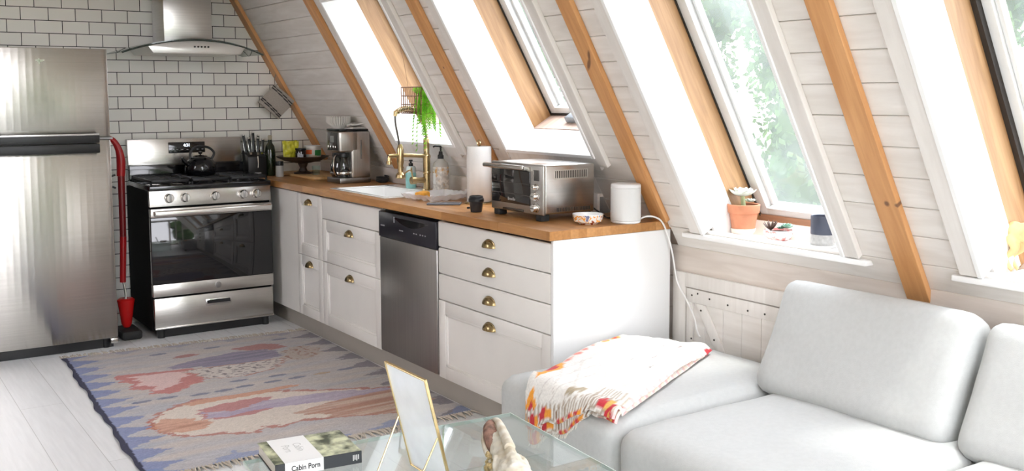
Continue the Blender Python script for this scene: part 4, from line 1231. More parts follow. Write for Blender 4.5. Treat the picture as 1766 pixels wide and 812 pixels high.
cd = MB().tube([(p[0]-0.418, p[1]-0.030, p[2]-CZ) for p in [(0.475, 0.015, 0.934), (0.50, -0.005, 0.950), (0.535, -0.020, 0.948), (0.57, -0.032, 0.925), (0.60, -0.040, 0.86), (0.625, -0.042, 0.78), (0.640, -0.058, 0.66), (0.640, -0.12, 0.585), (0.640, -0.165, 0.52), (0.640, -0.18, 0.47), (0.63, -0.21, 0.445)]], 0.0038, 8, 6)
cd.build('power_cord', cord_m, sp_)
MB().tube([(p[0]-0.14, p[1]-0.445, p[2]-CZ) for p in [(0.424, 0.30, 0.985), (0.46, 0.27, 0.95), (0.46, 0.22, 0.9315), (0.44, 0.17, 0.9315), (0.47, 0.14, 0.9315), (0.50, 0.16, 0.9315)]], 0.0035, 8, 6).build('power_lead', black_m, to)

# ---- window sill things
WZ = 0.8890
tc_m = M('terracotta', (0.56, 0.23, 0.125), 0.8, var=0.12, scale=14, bmp=0.1)
soil_m = M('dark_soil', (0.05, 0.032, 0.02), 0.95, bmp=0.8, bscale=90)
tp = thing('terracotta_pot', 'terracotta pot with a pale succulent on the window board', 'potted plant', (0.785, -0.300, WZ))
MB().lathe([(0, 0), (0.043, 0), (0.045, 0.003), (0.058, 0.084), (0.059, 0.087), (0.064, 0.087), (0.066, 0.09), (0.068, 0.122), (0.066, 0.124), (0.060, 0.122), (0.059, 0.108), (0, 0.108)], n=44).build('pot', tc_m, tp)
MB().lathe([(0.0475, 0.0), (0.049, 0.003), (0.0515, 0.020), (0.0475, 0.022)], n=44).build('mineral_band', M('lime_stain', (0.78, 0.68, 0.60), 0.9), tp)
MB().lathe([(0.0595, 0.112), (0.03, 0.115), (0, 0.116)], n=28).build('soil', soil_m, tp)
pale_leaf = M('pale_succulent', (0.70, 0.76, 0.68), 0.5, var=0.10)
def leaf(mb, c, d, L, W, T=0.3, up=0.3):
    d = Vector(d).normalized(); side = d.cross(Vector((0, 0, 1)))
    if side.length < 1e-3: side = Vector((1, 0, 0))
    side.normalize(); nn = side.cross(d)
    def f(u, v):
        a = 2*PI*v; w = W*math.sin(PI*min(u*0.92+0.04, 1))**0.75
        return Vector(c)+d*L*u+nn*(up*L*u*u)+side*w*math.cos(a)+nn*w*T*math.sin(a)
    mb.grid(f, 8, 8)
def rosette(mb, c, n, L, W, rings=3, flat=0.5):
    for r in range(rings):
        for k in range(n):
            a = 2*PI*(k+0.5*(r % 2))/n
            e = flat*(0.2+r*0.55)
            leaf(mb, c, (math.cos(a)*math.cos(e), math.sin(a)*math.cos(e), math.sin(e)), L*(1-0.22*r), W*(1-0.15*r))
m = MB()
rosette(m, (-0.008, 0.0, 0.160), 9, 0.060, 0.020, 4, 0.55)
rosette(m, (0.028, -0.01, 0.132), 7, 0.026, 0.009, 2, 0.5)
m.build('leaves', pale_leaf, tp)
MB().tube([(0.0, 0, 0.11), (-0.004, 0, 0.135), (-0.008, 0, 0.16)], [0.010, 0.009, 0.008], 10, 3).build('stem', M('succulent_stem', (0.42, 0.47, 0.25), 0.6), tp)
sbw = thing('succulent_bowl', 'shallow pink speckled bowl planted with small succulents on sill', 'potted plant', (0.750, -0.520, WZ))
spk, nt, b = mk('pink_speckle_glaze')
c, f = noise_ramp(nt, coords(nt), 45, (0.62, 0.24, 0.22), (0.82, 0.70, 0.66), 0.40, 0.55)
nt.links.new(c, b.inputs['Base Color']); b.inputs['Roughness'].default_value = 0.25
MB().lathe([(0, 0), (0.036, 0), (0.040, 0.003), (0.056, 0.018), (0.060, 0.040), (0.057, 0.041), (0.053, 0.03), (0, 0.03)], n=40).build('bowl', spk, sbw)
m = MB().lathe([(0.054, 0.031), (0.03, 0.035), (0, 0.036)], n=24)
m.build('soil', soil_m, sbw)
m = MB(); rosette(m, (0.018, -0.028, 0.050), 8, 0.030, 0.011, 4, 0.65); rosette(m, (0.02, 0.005, 0.043), 7, 0.018, 0.007, 3, 0.6)
m.build('green_rosette', M('blue_green_succulent', (0.26, 0.44, 0.34), 0.5, var=0.2), sbw)
m = MB()
for k in range(14):
    a = 2.4*k
    leaf(m, (-0.012, 0.028, 0.036), (math.cos(a)*0.7, math.sin(a)*0.7, 0.45+0.5*(k % 3)/2), 0.045, 0.0045, 0.5, 0.15)
m.build('dark_rosette', M('dark_agave', (0.13, 0.085, 0.07), 0.5, var=0.2), sbw)
gp = thing('planter', 'slate grey cylinder planter with pale base on window board', 'planter', (0.742, -0.745, WZ))
MB().lathe([(0.0452, 0.050), (0.0458, 0.052), (0.0458, 0.118), (0.0445, 0.121), (0.041, 0.119), (0.041, 0.10), (0, 0.10)], n=44).build('upper_band', M('slate_glaze', (0.075, 0.085, 0.12), 0.4), gp)
MB().lathe([(0, 0.009), (0.0445, 0.009), (0.0452, 0.011), (0.0452, 0.050)], n=44).build('base_band', M('raw_stone_grey', (0.50, 0.50, 0.49), 0.8, var=0.12, scale=60), gp)
MB().lathe([(0, 0), (0.050, 0), (0.056, 0.004), (0.057, 0.011), (0.052, 0.009), (0, 0.0085)], n=44).build('saucer', M('pale_saucer', (0.72, 0.71, 0.69), 0.5), gp)
# horse figurine on a white slab at the right window
sl = MB().box(0.665, 0.83, -1.80, -1.488, WZ, WZ+0.012, 0.002)
tag(sl.build('display_slab', M('white_slab', (0.74, 0.74, 0.73), 0.3)), 'flat white slab under the horse figurine on right sill', 'slab')
hz = WZ+0.0125
ho = thing('horse_figurine', 'cream and gold prancing horse figurine on the right window sill', 'figurine', (0.757, -1.548, hz))
hm = M('cream_gold_glaze', (0.72, 0.53, 0.26), 0.35, var=0.15, scale=20)
m = MB()
m.tube([(0, 0.055, 0.125), (0, 0.02, 0.128), (0, -0.05, 0.125), (0, -0.09, 0.135)], [0.028, 0.033, 0.033, 0.028], 16, 5)
m.ball((0, 0.06, 0.128), 0.032, 0.9, 1, 1.05)
m.tube([(0, -0.09, 0.14), (0, -0.125, 0.19), (0, -0.14, 0.225)], [0.026, 0.018, 0.015], 14, 5)
m.tube([(0, -0.135, 0.23), (0, -0.165, 0.215), (0, -0.195, 0.195)], [0.017, 0.014, 0.009], 14, 4)
for s in (-1, 1):
    m.tube([(s*0.006, -0.132, 0.24), (s*0.01, -0.130, 0.258)], [0.006, 0.002], 8)
    m.tube([(s*0.017, 0.065, 0.115), (s*0.019, 0.045, 0.075), (s*0.017, 0.075, 0.045), (s*0.017, 0.060, 0.012), (s*0.017, 0.052, 0.006)], [0.022, 0.014, 0.009, 0.007, 0.009], 12, 5)
m.tube([(0.016, -0.09, 0.11), (0.016, -0.10, 0.06), (0.016, -0.098, 0.006)], [0.016, 0.010, 0.007], 12, 5)
m.tube([(-0.016, -0.09, 0.11), (-0.016, -0.125, 0.085), (-0.016, -0.105, 0.05)], [0.016, 0.010, 0.007], 12, 5)
o = m.build('body', hm, ho)
rm = o.modifiers.new('blend', 'REMESH'); rm.mode = 'VOXEL'; rm.voxel_size = 0.0035; rm.use_smooth_shade = True
sm = o.modifiers.new('smooth', 'SMOOTH'); sm.iterations = 4
MB().tube([(0, 0.085, 0.145), (0, 0.108, 0.150), (0, 0.122, 0.120), (0, 0.112, 0.085), (0, 0.095, 0.075)], [0.008, 0.014, 0.018, 0.013, 0.003], 12, 6).build('tail', hm, ho)
MB().grid(lambda u, v: Vector(((v-0.5)*0.008, -0.085-0.052*u+0.018*v*0, 0.165+0.08*u+0.012*math.sin(9*u))), 12, 3, thick=0.006).build('mane', hm, ho)

# ---- wire basket with fern hung in the first window
hbk = thing('hanging_basket', 'copper wire basket with trailing green fern in the first window', 'hanging plant', (0.350, 1.722, 1.372))
wire = M('copper_wire', (0.30, 0.15, 0.085), 0.35, 0.7)
m = MB()
for k in range(12): 
    y = -0.125+0.25*k/11
    m.tube([(-0.042, y, 0), (-0.042, y, 0.145)], 0.0028, 6).tube([(0.042, y, 0), (0.042, y, 0.145)], 0.0028, 6).tube([(-0.042, y, 0), (0.042, y, 0)], 0.0016, 6)
for z in (0.0, 0.048, 0.096, 0.145):
    m.tube([(-0.042, -0.125, z), (0.042, -0.125, z), (0.042, 0.125, z), (-0.042, 0.125, z), (-0.042, -0.125, z)], 0.0034, 6)
m.build('basket', wire, hbk)
MB().box(-0.038, 0.038, -0.12, 0.12, 0.004, 0.03, 0.004).build('liner', M('coir_liner', (0.36, 0.22, 0.13), 0.95, var=0.2, scale=40, bmp=0.6), hbk)
fern = MB(); rnd = random.Random(4)
def frond(mb, p, out, L, droop):
    P0 = Vector(p); d = Vector(out).normalized()
    pts = []
    for k in range(9):
        t = k/8
        pts.append(P0+d*L*0.26*math.sin(t*PI/2)+Vector((0, 0, L*(0.16*math.sin(PI*min(t*1.6, 1))-droop*t*t))))
    mb.tube(pts, [0.0012]*9, 4, 1)
    for k in range(1, 9):
        for q in range(3):
            c = pts[k].lerp(pts[k-1], q/3)
            sd = d.cross(Vector((0, 0, 1))).normalized()
            for s in (-1, 1):
                w = 0.020*(1-0.06*k)
                tp_ = c+sd*s*w+Vector((0, 0, -0.010+0.004*rnd.random()))+d*0.008
                a = Vector((0, 0, 0.0045)); 
                mb.quad(c+a, c.lerp(tp_, 0.5)+a*1.4, tp_, c.lerp(tp_, 0.5)-a*1.2)
for k in range(26):
    y = -0.128+0.05*rnd.random()
    frond(fern, (-0.02+0.04*rnd.random(), y, 0.11+0.03*rnd.random()), (-0.3+0.5*rnd.random(), -0.22+0.40*rnd.random(), 0), 0.12+0.16*rnd.random(), 0.85+0.4*rnd.random())
for k in range(10):
    frond(fern, (0.0, -0.10+0.16*rnd.random(), 0.13), (-0.3+0.6*rnd.random(), -0.6+1.2*rnd.random(), 0), 0.055+0.02*rnd.random(), 0.15)
fm2, nt, b = mk('bright_fern')
nt.nodes.remove(b)
d1 = nt.nodes.new('ShaderNodeBsdfDiffuse'); d2 = nt.nodes.new('ShaderNodeBsdfTranslucent'); ms = nt.nodes.new('ShaderNodeMixShader')
c, f = noise_ramp(nt, coords(nt), 25, (0.16, 0.50, 0.03), (0.36, 0.78, 0.08))
for d_ in (d1, d2): nt.links.new(c, d_.inputs[0])
ms.inputs[0].default_value = 0.5
nt.links.new(d1.outputs[0], ms.inputs[1]); nt.links.new(d2.outputs[0], ms.inputs[2]); nt.links.new(ms.outputs[0], nt.nodes['Material Output'].inputs['Surface'])
fern.build('fern', fm2, hbk, smooth=False)
m = MB()
for y in (-0.12, 0.12): m.tube([(0.0, y, 0.145), (-0.055, y*0.6, 0.30), (-0.19, 0, 0.60)], 0.0012, 5)
for x in (-0.042, 0.042): m.tube([(x, -0.12, 0.145), (0, -0.12, 0.16)], 0.0012, 5)
m.build('hanger', wire, hbk)

# ================================================================== RUG
RC = [(-1.455, 0.66), (0.03, 0.66), (0.03, 2.63), (-1.37, 2.765)]
rug_shapes = [
 ('wing', [(-0.95,2.24),(-0.76,2.31),(-0.52,2.36),(-0.33,2.3),(-0.31,2.21),(-0.34,2.12),(-0.5,2.08),(-0.71,2.11),(-0.88,2.18)], (0.105,0.105,0.185)),
 ('flame', [(-1.22,2.22),(-1.08,2.2),(-0.95,2.17),(-0.83,2.14),(-0.81,1.99),(-0.86,1.86),(-0.98,1.77),(-1.07,1.73),(-1.14,1.81),(-1.11,1.86),(-1.22,1.94),(-1.16,2.02),(-1.23,2.12)], (0.42,0.115,0.105)),
 ('flamein', [(-1.16,2.16),(-0.96,2.13),(-0.87,2.09),(-0.92,1.97),(-1.05,1.82),(-1.1,1.83),(-1.1,1.92),(-1.16,1.98),(-1.11,2.06)], (0.60,0.41,0.39)),
 ('body', [(-0.88,2.12),(-0.76,2.11),(-0.55,2.09),(-0.34,2.07),(-0.38,1.97),(-0.49,1.88),(-0.66,1.84),(-0.82,1.9)], (0.50,0.45,0.41)),
 ('head', [(-0.3,2.2),(-0.21,2.28),(-0.12,2.27),(-0.09,2.17),(-0.12,2.05),(-0.22,1.99),(-0.31,1.98),(-0.34,2.07)], (0.36,0.30,0.26)),
 ('headred', [(-0.52,2.44),(-0.37,2.46),(-0.23,2.39),(-0.21,2.31),(-0.29,2.28),(-0.46,2.35)], (0.30,0.105,0.10)),
 ('blob', [(-0.84,2.45),(-0.77,2.46),(-0.69,2.42),(-0.73,2.4),(-0.82,2.39)], (0.28,0.10,0.095)),
 ('bigline', [(-1.27,1.31),(-1.21,1.42),(-1.09,1.52),(-0.99,1.56),(-0.84,1.53),(-0.62,1.48),(-0.36,1.34),(-0.05,1.20),(-0.04,0.92),(-0.24,0.82),(-0.54,0.94),(-0.7,0.98),(-0.77,0.94),(-0.85,0.99),(-0.91,0.93),(-1.02,1.01),(-1.13,1.03),(-1.23,1.1),(-1.26,1.21)], (0.56,0.49,0.42)),
 ('peach', [(-1.26,1.31),(-1.18,1.36),(-1.03,1.23),(-1.03,1.16),(-1.1,1.11),(-1.2,1.12),(-1.26,1.17)], (0.50,0.25,0.16)),
 ('arc', [(-1.09,1.52),(-0.93,1.56),(-0.7,1.54),(-0.49,1.54),(-0.49,1.5),(-0.72,1.48),(-0.93,1.49),(-1.06,1.48)], (0.48,0.22,0.13)),
 ('redell', [(-1.04,1.39),(-0.93,1.43),(-0.73,1.44),(-0.65,1.4),(-0.7,1.32),(-0.72,1.22),(-0.87,1.19),(-1.0,1.21),(-1.05,1.29)], (0.38,0.13,0.13)),
 ('lilac', [(-1.03,1.36),(-0.9,1.29),(-0.71,1.37),(-0.38,1.31),(-0.05,1.20),(-0.34,1.15),(-0.67,1.22),(-0.8,1.25),(-0.95,1.22),(-1.02,1.26)], (0.36,0.31,0.40)),
 ('brown', [(-0.67,1.1),(-0.38,1.18),(-0.04,1.19),(-0.04,0.92),(-0.23,0.81),(-0.42,0.89),(-0.54,0.95)], (0.30,0.12,0.075)),
]
dashes = [(-1.09,1.67),(-1.21,1.67),(-0.94,1.64),(-0.82,1.64),(-0.71,1.65),(-0.56,1.65),(-0.43,1.65),(-0.29,1.65),(-0.70,1.77),(-0.5,1.75),(-0.15,1.66),(-0.6,2.53),(-0.9,2.55),(-0.2,2.5)]
def inside(x, y, P):
    c = False
    j = len(P)-1
    for i in range(len(P)):
        if (P[i][1] > y) != (P[j][1] > y) and x < (P[j][0]-P[i][0])*(y-P[i][1])/(P[j][1]-P[i][1])+P[i][0]: c = not c
        j = i
    return c
def seg_d(x, y, P):
    best = 9
    for i in range(len(P)):
        ax_, ay_ = P[i]; bx_, by_ = P[(i+1) % len(P)]
        dx, dy = bx_-ax_, by_-ay_
        t = max(0, min(1, ((x-ax_)*dx+(y-ay_)*dy)/(dx*dx+dy*dy+1e-12)))
        best = min(best, math.hypot(x-ax_-t*dx, y-ay_-t*dy))
    return best
BB = {n_: (min(p[0] for p in P)-.03, max(p[0] for p in P)+.03, min(p[1] for p in P)-.03, max(p[1] for p in P)+.03) for n_, P, c_ in rug_shapes}
def lerp3(a, b_, t): return tuple(a[k]*(1-t)+b_[k]*t for k in range(3))
def rug_col(x, y):
    nz = noise.noise(Vector((x*2.2, y*16, 0)))
    n2 = noise.noise(Vector((x*7, y*42, 3)))
    col = (0.42, 0.375, 0.345)
    t = max(0, min(1, 0.45+nz*1.1))
    col = lerp3(col, (0.315, 0.325, 0.365), t*0.85)
    col = tuple(c*(1+0.12*n2) for c in col)
    wx = x+0.055*noise.noise(Vector((x*2.5, y*30, 9)))+0.025*noise.noise(Vector((x*6, y*80, 2)))
    wy = y+0.008*noise.noise(Vector((x*20, y*6, 4)))
    # edge triangles in blue
    left = RC[0][0]+(RC[3][0]-RC[0][0])*(y-0.66)/2.1
    tri = abs(((y-0.70)/0.165+0.10*noise.noise(Vector((y*4, 0, 0)))) % 1-0.5)*2+0.22*noise.noise(Vector((x*6, y*60, 3)))
    dl = x-left-0.02
    if 0 < dl < 0.155*(1-tri) : col = lerp3(col, (0.14, 0.18, 0.34), 0.85)
    tri2 = abs(((y-0.78)/0.20) % 1-0.5)*2+0.3*noise.noise(Vector((x*6, y*60, 6)))+0.2
    if 0 < 0.03-x < 0.20*(1-tri2): col = lerp3(col, (0.075, 0.075, 0.115), 0.8)
    if y-0.66 < 0.12*(0.85-abs(((x+1.25)/0.36) % 1-0.5)*2+0.3*noise.noise(Vector((x*7, y*40, 1)))): col = lerp3(col, (0.13, 0.19, 0.36), 0.8)
    far = 2.765-(x+1.37)*0.096
    if far-y < 0.09*(0.7-abs(((x+0.9)/0.30) % 1-0.5)*2+0.3*noise.noise(Vector((x*7, y*40, 1)))): col = lerp3(col, (0.20, 0.21, 0.30), 0.7)
    for n_, P, c in rug_shapes:
        b4 = BB[n_]
        if not (b4[0] < wx < b4[1] and b4[2] < wy < b4[3]): continue
        if inside(wx, wy, P):
            cc_ = c
            if n_ == 'brown':
                s = 0.5+1.3*noise.noise(Vector((x*2.0, y*34, 7)))
                cc_ = lerp3((0.52, 0.42, 0.34), c, max(0, min(1, s*1.3)))
                cc_ = lerp3(cc_, (0.42, 0.20, 0.12), 0.35)
            if n_ == 'body' and noise.noise(Vector((x*34, y*60, 1))) > 0.22: cc_ = (0.13, 0.11, 0.12)
            if n_ == 'head' and noise.noise(Vector((x*40, y*40, 1))) > 0.28: cc_ = (0.22, 0.10, 0.07)
            if n_ == 'wing': cc_ = lerp3(c, (0.20, 0.17, 0.26), max(0, min(1, 0.5+2*noise.noise(Vector((x*3, y*60, 2))))))
            if n_ == 'lilac': cc_ = lerp3(c, (0.27, 0.21, 0.33), max(0, min(1, 0.4+1.6*noise.noise(Vector((x*4, y*30, 5))))))
            if n_ == 'peach': cc_ = lerp3(c, (0.33, 0.13, 0.07), max(0, min(1, 0.2+2*noise.noise(Vector((x*5, y*30, 8))))))
            col = cc_
        if n_ == 'bigline' and seg_d(wx, wy, P) < 0.011 and x < -0.1: col = (0.34, 0.115, 0.085)
        if n_ == 'body' and seg_d(wx, wy, P) < 0.006: col = (0.32, 0.15, 0.12)
    for q, (dx, dy) in enumerate(dashes):
        if ((x-dx)/0.05)**2+((y-dy)/0.018)**2 < 1: col = (0.36, 0.26, 0.17) if q in (7,) else (0.105, 0.125, 0.20)
    if dl < 0.004: col = (0.05, 0.05, 0.075)
    if dl >= 0.004: col = lerp3(col, (0.46, 0.415, 0.385), 0.12 if dl < 0.16 else 0.27)
    sp_n = noise.noise(Vector((x*85, y*150, 0)))+0.6*noise.noise(Vector((x*30, y*200, 5)))
    return tuple(max(0.02, 1.28*c*(1+0.17*sp_n)) for c in col)
rug = thing('rug', 'faded kilim rug with red and blue figures before the cabinets', 'rug', (-0.70, 1.70, 0.0))
NU, NV = 210, 300
def rug_f(u, v):
    xl = RC[0][0]+(RC[3][0]-RC[0][0])*v+0.006*math.sin(v*23)+0.004*math.sin(v*61); xr = RC[1][0]
    yn = RC[0][1]; yf = RC[3][1]+(RC[2][1]-RC[3][1])*u
    x = xl+(xr-xl)*u; y = yn+(yf-yn)*v
    z = 0.007+0.003*noise.noise(Vector((x*3, y*4, 0)))*(1 if 0.02 < v < 0.98 else 0.3)
    return Vector((x+0.70, y-1.70, max(z, 0.004)))
o = MB().grid(rug_f, NU, NV).build('pile', vcol('rug_weave', 0.95, 0.5, 300), rug)
ca = o.data.color_attributes.new('weave', 'FLOAT_COLOR', 'POINT')
for i, v in enumerate(o.data.vertices): ca.data[i].color = (*rug_col(v.co.x-0.70, v.co.y+1.70), 1)
fr_ = MB(); rnd = random.Random(11)
for v, sgn in ((1.0, 1), (0.0, -1)):
    for k in range(110):
        p = rug_f((k+0.5)/110, v)
        q = p+Vector((rnd.uniform(-0.02, 0.02), sgn*rnd.uniform(0.045, 0.075), 0.004-p.z+0.002*rnd.random()))
        md = p.lerp(q, 0.5)+Vector((rnd.uniform(-0.006, 0.006), 0, 0.004))
        fr_.tube([p+Vector((0, 0, 0.001)), md, q], [0.0045, 0.0042, 0.002], 5, 2)
f_o = fr_.build('fringe', M('ivory_fringe', (0.52, 0.46, 0.39), 0.95), rug)
f_o['kind'] = 'stuff'

# ================================================================== SOFA
sofa = thing('sofa', 'pale grey fabric sofa along the knee wall', 'sofa', (0.14, -1.25, 0))
up_m = M('pale_grey_upholstery', (0.505, 0.515, 0.505), 0.92, var=0.025, scale=60, bmp=0.35, bscale=420, sheen=0.1)
X0, X1 = -0.495, 0.485
m = MB().cushion(X0, X1, 0.43, 1.105, 0.06, 0.30, 0.035, 0.0, 10)
m.cushion(X0, X1, -1.20, 0.415, 0.06, 0.30, 0.035, 0.0, 10)
m.build('base', up_m, sofa)
m = MB().cushion(X0-0.008, X1, 0.424, 1.112, 0.17, 0.428, 0.062, 0.045, 18, wr=0.004, seed=2)
m.build('seat_cushion', up_m, sofa)
m = MB().cushion(X0-0.012, X1-0.03, -0.372, 0.414, 0.17, 0.418, 0.06, 0.07, 18, wr=0.004, seed=5)
m.build('seat_cushion', up_m, sofa)
m = MB().cushion(X0-0.012, X1-0.03, -1.165, -0.378, 0.17, 0.418, 0.06, 0.07, 18, wr=0.004, seed=9)
m.build('seat_cushion', up_m, sofa)
def back_cushion(yc, w, seed, rot=0.0, dz=0.0):
    bm2 = Matrix.Translation((0.33, yc, 0.585+dz)) @ Matrix.Rotation(rot, 4, 'X') @ Matrix.Rotation(math.radians(25), 4, 'Y')
    m = MB().cushion(-0.085, 0.075, -w/2, w/2, -0.215, 0.215, 0.055, 0.14, 20, mat=bm2, wr=0.006, seed=seed)
    return m.build('back_cushion', up_m, sofa)
back_cushion(0.092, 0.755, 21)
back_cushion(-0.665, 0.70, 33, dz=-0.012)
MB().cushion(0.447, 0.497, -1.20, 0.40, 0.06, 0.50, 0.02, 0.0, 8).build('back_frame', up_m, sofa)
for x in (-0.42, 0.42):
    for y in (1.02, -1.10): MB().cyl((x, y, 0), (x, y, 0.07), 0.022, 20, 0.028).build('leg', black_m, sofa)

# ================================================================== THROW BLANKET
tbk = thing('throw_blanket', 'folded white throw with orange and red ikat border on the sofa', 'blanket', (0.05, -0.42, 0.43))
A0, D0, Bp, Cp = Vector((-0.352, -0.36, 0)), Vector((-0.36, -0.84, 0)), Vector((0.31, -0.05, 0)), Vector((0.50, -0.40, 0))
OFF = Vector((0.05, -0.42, 0.43))
def bl_over(v): return 0.185*max(0, 1-(v/0.72))**0.75+0.012*math.sin(v*18)*(1-v)
def bl_f(lift, inset=0.0, seed=0, over=1.0):
    def f(u, v):
        e = bl_over(v)*over
        F0 = A0.lerp(D0, v); K = Bp.lerp(Cp, v)
        if inset: v_ = v
        Ltot = (K-F0).length
        s = -e+(e+Ltot-inset)*u
        base = 0.445+lift+0.018*math.sin(PI*max(0, min(1, s/Ltot)))**0.7
        base += 0.010*noise.noise(Vector((u*4+seed, v*5, seed)))+0.004*noise.noise(Vector((u*13, v*12, seed)))
        d = (K-F0).normalized()
        R = 0.045
        if s >= R: p = F0+d*s; z = base
        elif s >= -R*0.57:
            a = (R-s)/(R*1.57)*PI/2
            p = F0+d*(R-R*math.sin(a)); z = base-R*(1-math.cos(a))
        else:
            p = F0+d*0.0-Vector((0.004, 0, 0)); z = base-R-(-R*0.57-s)
        p = p-Vector((lift*0.6 if s < R else 0, 0, 0))
        # edges droop onto the seat
        drop = 0.022*(max(0, abs(v-0.5)*2-0.86)/0.14)**1.5
        if s > R: z -= min(drop, base-0.437) if drop > 0 else 0
        return Vector((p.x, p.y, z))-OFF
    return f
def bl_col(u, v, n):
    w = (0.84, 0.815, 0.77)
    s = noise.noise(Vector((u*30, v*30, n)))*0.015
    v2, u2 = v+s, u+s
    c = w
    red, orange, brown = (0.58, 0.025, 0.04), (0.90, 0.36, 0.03), (0.30, 0.19, 0.12)
    # ikat lozenges along the left fold, large near the front and fading to the back
    for (uc, hu, hv) in ((0.06, 0.10, 0.11), (0.30, 0.105, 0.10), (0.44, 0.05, 0.045), (0.53, 0.03, 0.03), (0.60, 0.03, 0.03), (0.68, 0.035, 0.03), (0.80, 0.05, 0.04), (0.90, 0.06, 0.05)):
        q = abs(u2-uc)/hu+abs(v2-0.075)/hv
        if q < 1: c = orange if uc < 0.4 or uc > 0.75 else (0.88, 0.50, 0.42)
        if q < 0.52: c = red if uc < 0.4 or uc > 0.85 else (0.80, 0.25, 0.22)
    # front border: stitched blocks
    if u2 < 0.055:
        k = v2
        if 0.06 < k < 0.16: c = red if k < 0.115 else orange
        elif 0.18 < k < 0.33: c = orange if k > 0.25 else red
        elif 0.33 < k < 0.45: c = brown if (v*50) % 1 < 0.5 else w
        elif k > 0.80: c = red if k < 0.88 else ((0.75, 0.45, 0.10) if k < 0.93 else red)
        elif (v*44) % 1 < 0.5: c = (0.44, 0.36, 0.28)
    elif u2 < 0.075: c = w if (v*60) % 1 < 0.5 else (0.50, 0.42, 0.34)
    elif 0.09 < u2 < 0.125 and 0.45 < v < 0.60: c = (0.46, 0.38, 0.26)
    elif u2 < 0.145 and v > 0.7 and (v*46) % 1 < 0.45: c = (0.50, 0.43, 0.34)
    elif u2 < 0.44 and 0.16 < v < 0.5:
        g = abs(((v*6+u*5) % 1)-0.5)
        g2 = abs(((v*6-u*5) % 1)-0.5)
        if min(g, g2) < 0.03: c = (0.66, 0.62, 0.58)
    for (uc, vc, hu, hv) in ((0.55, 0.60, 0.035, 0.012), (0.60, 0.75, 0.04, 0.012), (0.80, 0.66, 0.03, 0.012), (0.84, 0.80, 0.05, 0.012), (0.48, 0.84, 0.03, 0.012)):
        if abs(u2-uc)/hu+abs(v2-vc)/hv < 1: c = (0.36, 0.31, 0.28)
    if v2 > 0.975:
        k = (u*15) % 1
        c = (0.82, 0.52, 0.50) if k < 0.3 else ((0.88, 0.74, 0.62) if k < 0.7 else w)
        if u2 > 0.93: c = red
    return c
tw = vcol('ikat_wool', 0.95, 0.5, 260, 0.2)
for L, (lift, inset, nm, ov) in enumerate([(0.0, 0.02, 'under_fold', 1.06), (0.017, 0.0, 'top_fold', 0.86)]):
    NU2, NV2 = 90, 80
    mb = MB().grid(bl_f(lift, inset, L*3+1, ov), NU2, NV2, thick=0.011)
    o = mb.build(nm, tw, tbk)
    ca = o.data.color_attributes.new('weave', 'FLOAT_COLOR', 'POINT')
    nn_ = (NU2+1)*(NV2+1)
    for i in range(len(o.data.vertices)):
        k = i % nn_
        u, v = (k//(NV2+1))/NU2, (k % (NV2+1))/NV2
        ca.data[i].color = (*bl_col(u, v, L), 1)
fr2 = MB()
f_ = bl_f(0.0, 0.02, 1, 1.06)
for k in range(34):
    v = 0.01+0.6*k/34
    p = f_(0, v)
    fr2.tube([p+Vector((-0.004, 0, 0.004)), p+Vector((-0.009, rnd.uniform(-0.006, 0.006), -0.014))], [0.0030, 0.0018], 5)
fo = fr2.build('stitched_edge', M('ivory_wool', (0.74, 0.70, 0.63), 0.95), tbk)
fo['kind'] = 'stuff'

# ================================================================== GLASS TABLE AND WHAT STANDS ON IT
TZ = 0.42
trz = math.radians(-4.5)
tbm = Matrix.Translation((-0.562, -0.537, 0)) @ Matrix.Rotation(trz, 4, 'Z')
tg = thing('coffee_table', 'bent clear glass coffee table in front of the sofa', 'coffee table', mat=tbm)
def solid_glass():
    if 'table_glass' in MATS: return MATS['table_glass']
    return glass('table_glass', (0.93, 0.965, 0.95), 0.20, (0.93, 0.95, 0.95), 0.95, 0.04)  # the milky film paints pale reflections into the table top
tgm = solid_glass()
edge_m = M('green_glass_edge', (0.50, 0.60, 0.55), 0.15, coat=0.5)
t = MB().box(-0.885, 0, -1.25, 0, TZ-0.011, TZ, 0.0)
t.build('glass_top', tgm, tg, smooth=False)
e = MB()
e.box(-0.885, 0.0, 0.0002, 0.0030, TZ-0.011, TZ).box(0.0002, 0.0030, -1.25, 0.003, TZ-0.011, TZ).box(-0.888, -0.8852, -1.25, 0.003, TZ-0.011, TZ)
e.build('polished_edge', edge_m, tg, smooth=False)
for y0, y1 in ((-1.25, -1.239), (-0.36, -0.349)):
    MB().box(-0.80, -0.08, y0, y1, 0, TZ-0.0115).build('glass_leg', tgm, tg, smooth=False)
# book
bkz = TZ+0.0006
bk = thing('book', 'thick hardcover photo book with a white band on the glass table', 'book', (-1.281, -0.556, bkz), math.radians(-6.5))
bw, bd_, bh = 0.125, 0.102, 0.036
page_m = M('paper_edge', (0.68, 0.65, 0.60), 0.9, var=0.08, stretch=(1, 1, 220), scale=2)
MB().box(-bw+0.003, bw-0.004, -bd_+0.004, bd_-0.004, 0.003, bh-0.003).build('pages', page_m, bk, smooth=False)
cov, nt, b = mk('foliage_photo_cover')
c, f = noise_ramp(nt, coords(nt), 22, (0.07, 0.085, 0.055), (0.66, 0.68, 0.46), 0.38, 0.62, 6)
nt.links.new(c, b.inputs['Base Color']); b.inputs['Roughness'].default_value = 0.28
spine_m = M('charcoal_cloth', (0.035, 0.038, 0.042), 0.5)
m = MB().box(-bw, bw, -bd_, bd_, bh-0.003, bh, 0.0008, seg=1)
m.build('front_cover', cov, bk)
MB().box(-bw, bw, -bd_, bd_, 0, 0.003, 0.0008, seg=1).build('back_cover', spine_m, bk)
spo = MB().box(-bw, bw, -bd_-0.002, -bd_+0.002, 0, bh, 0.001, seg=1).build('spine', spine_m, bk)
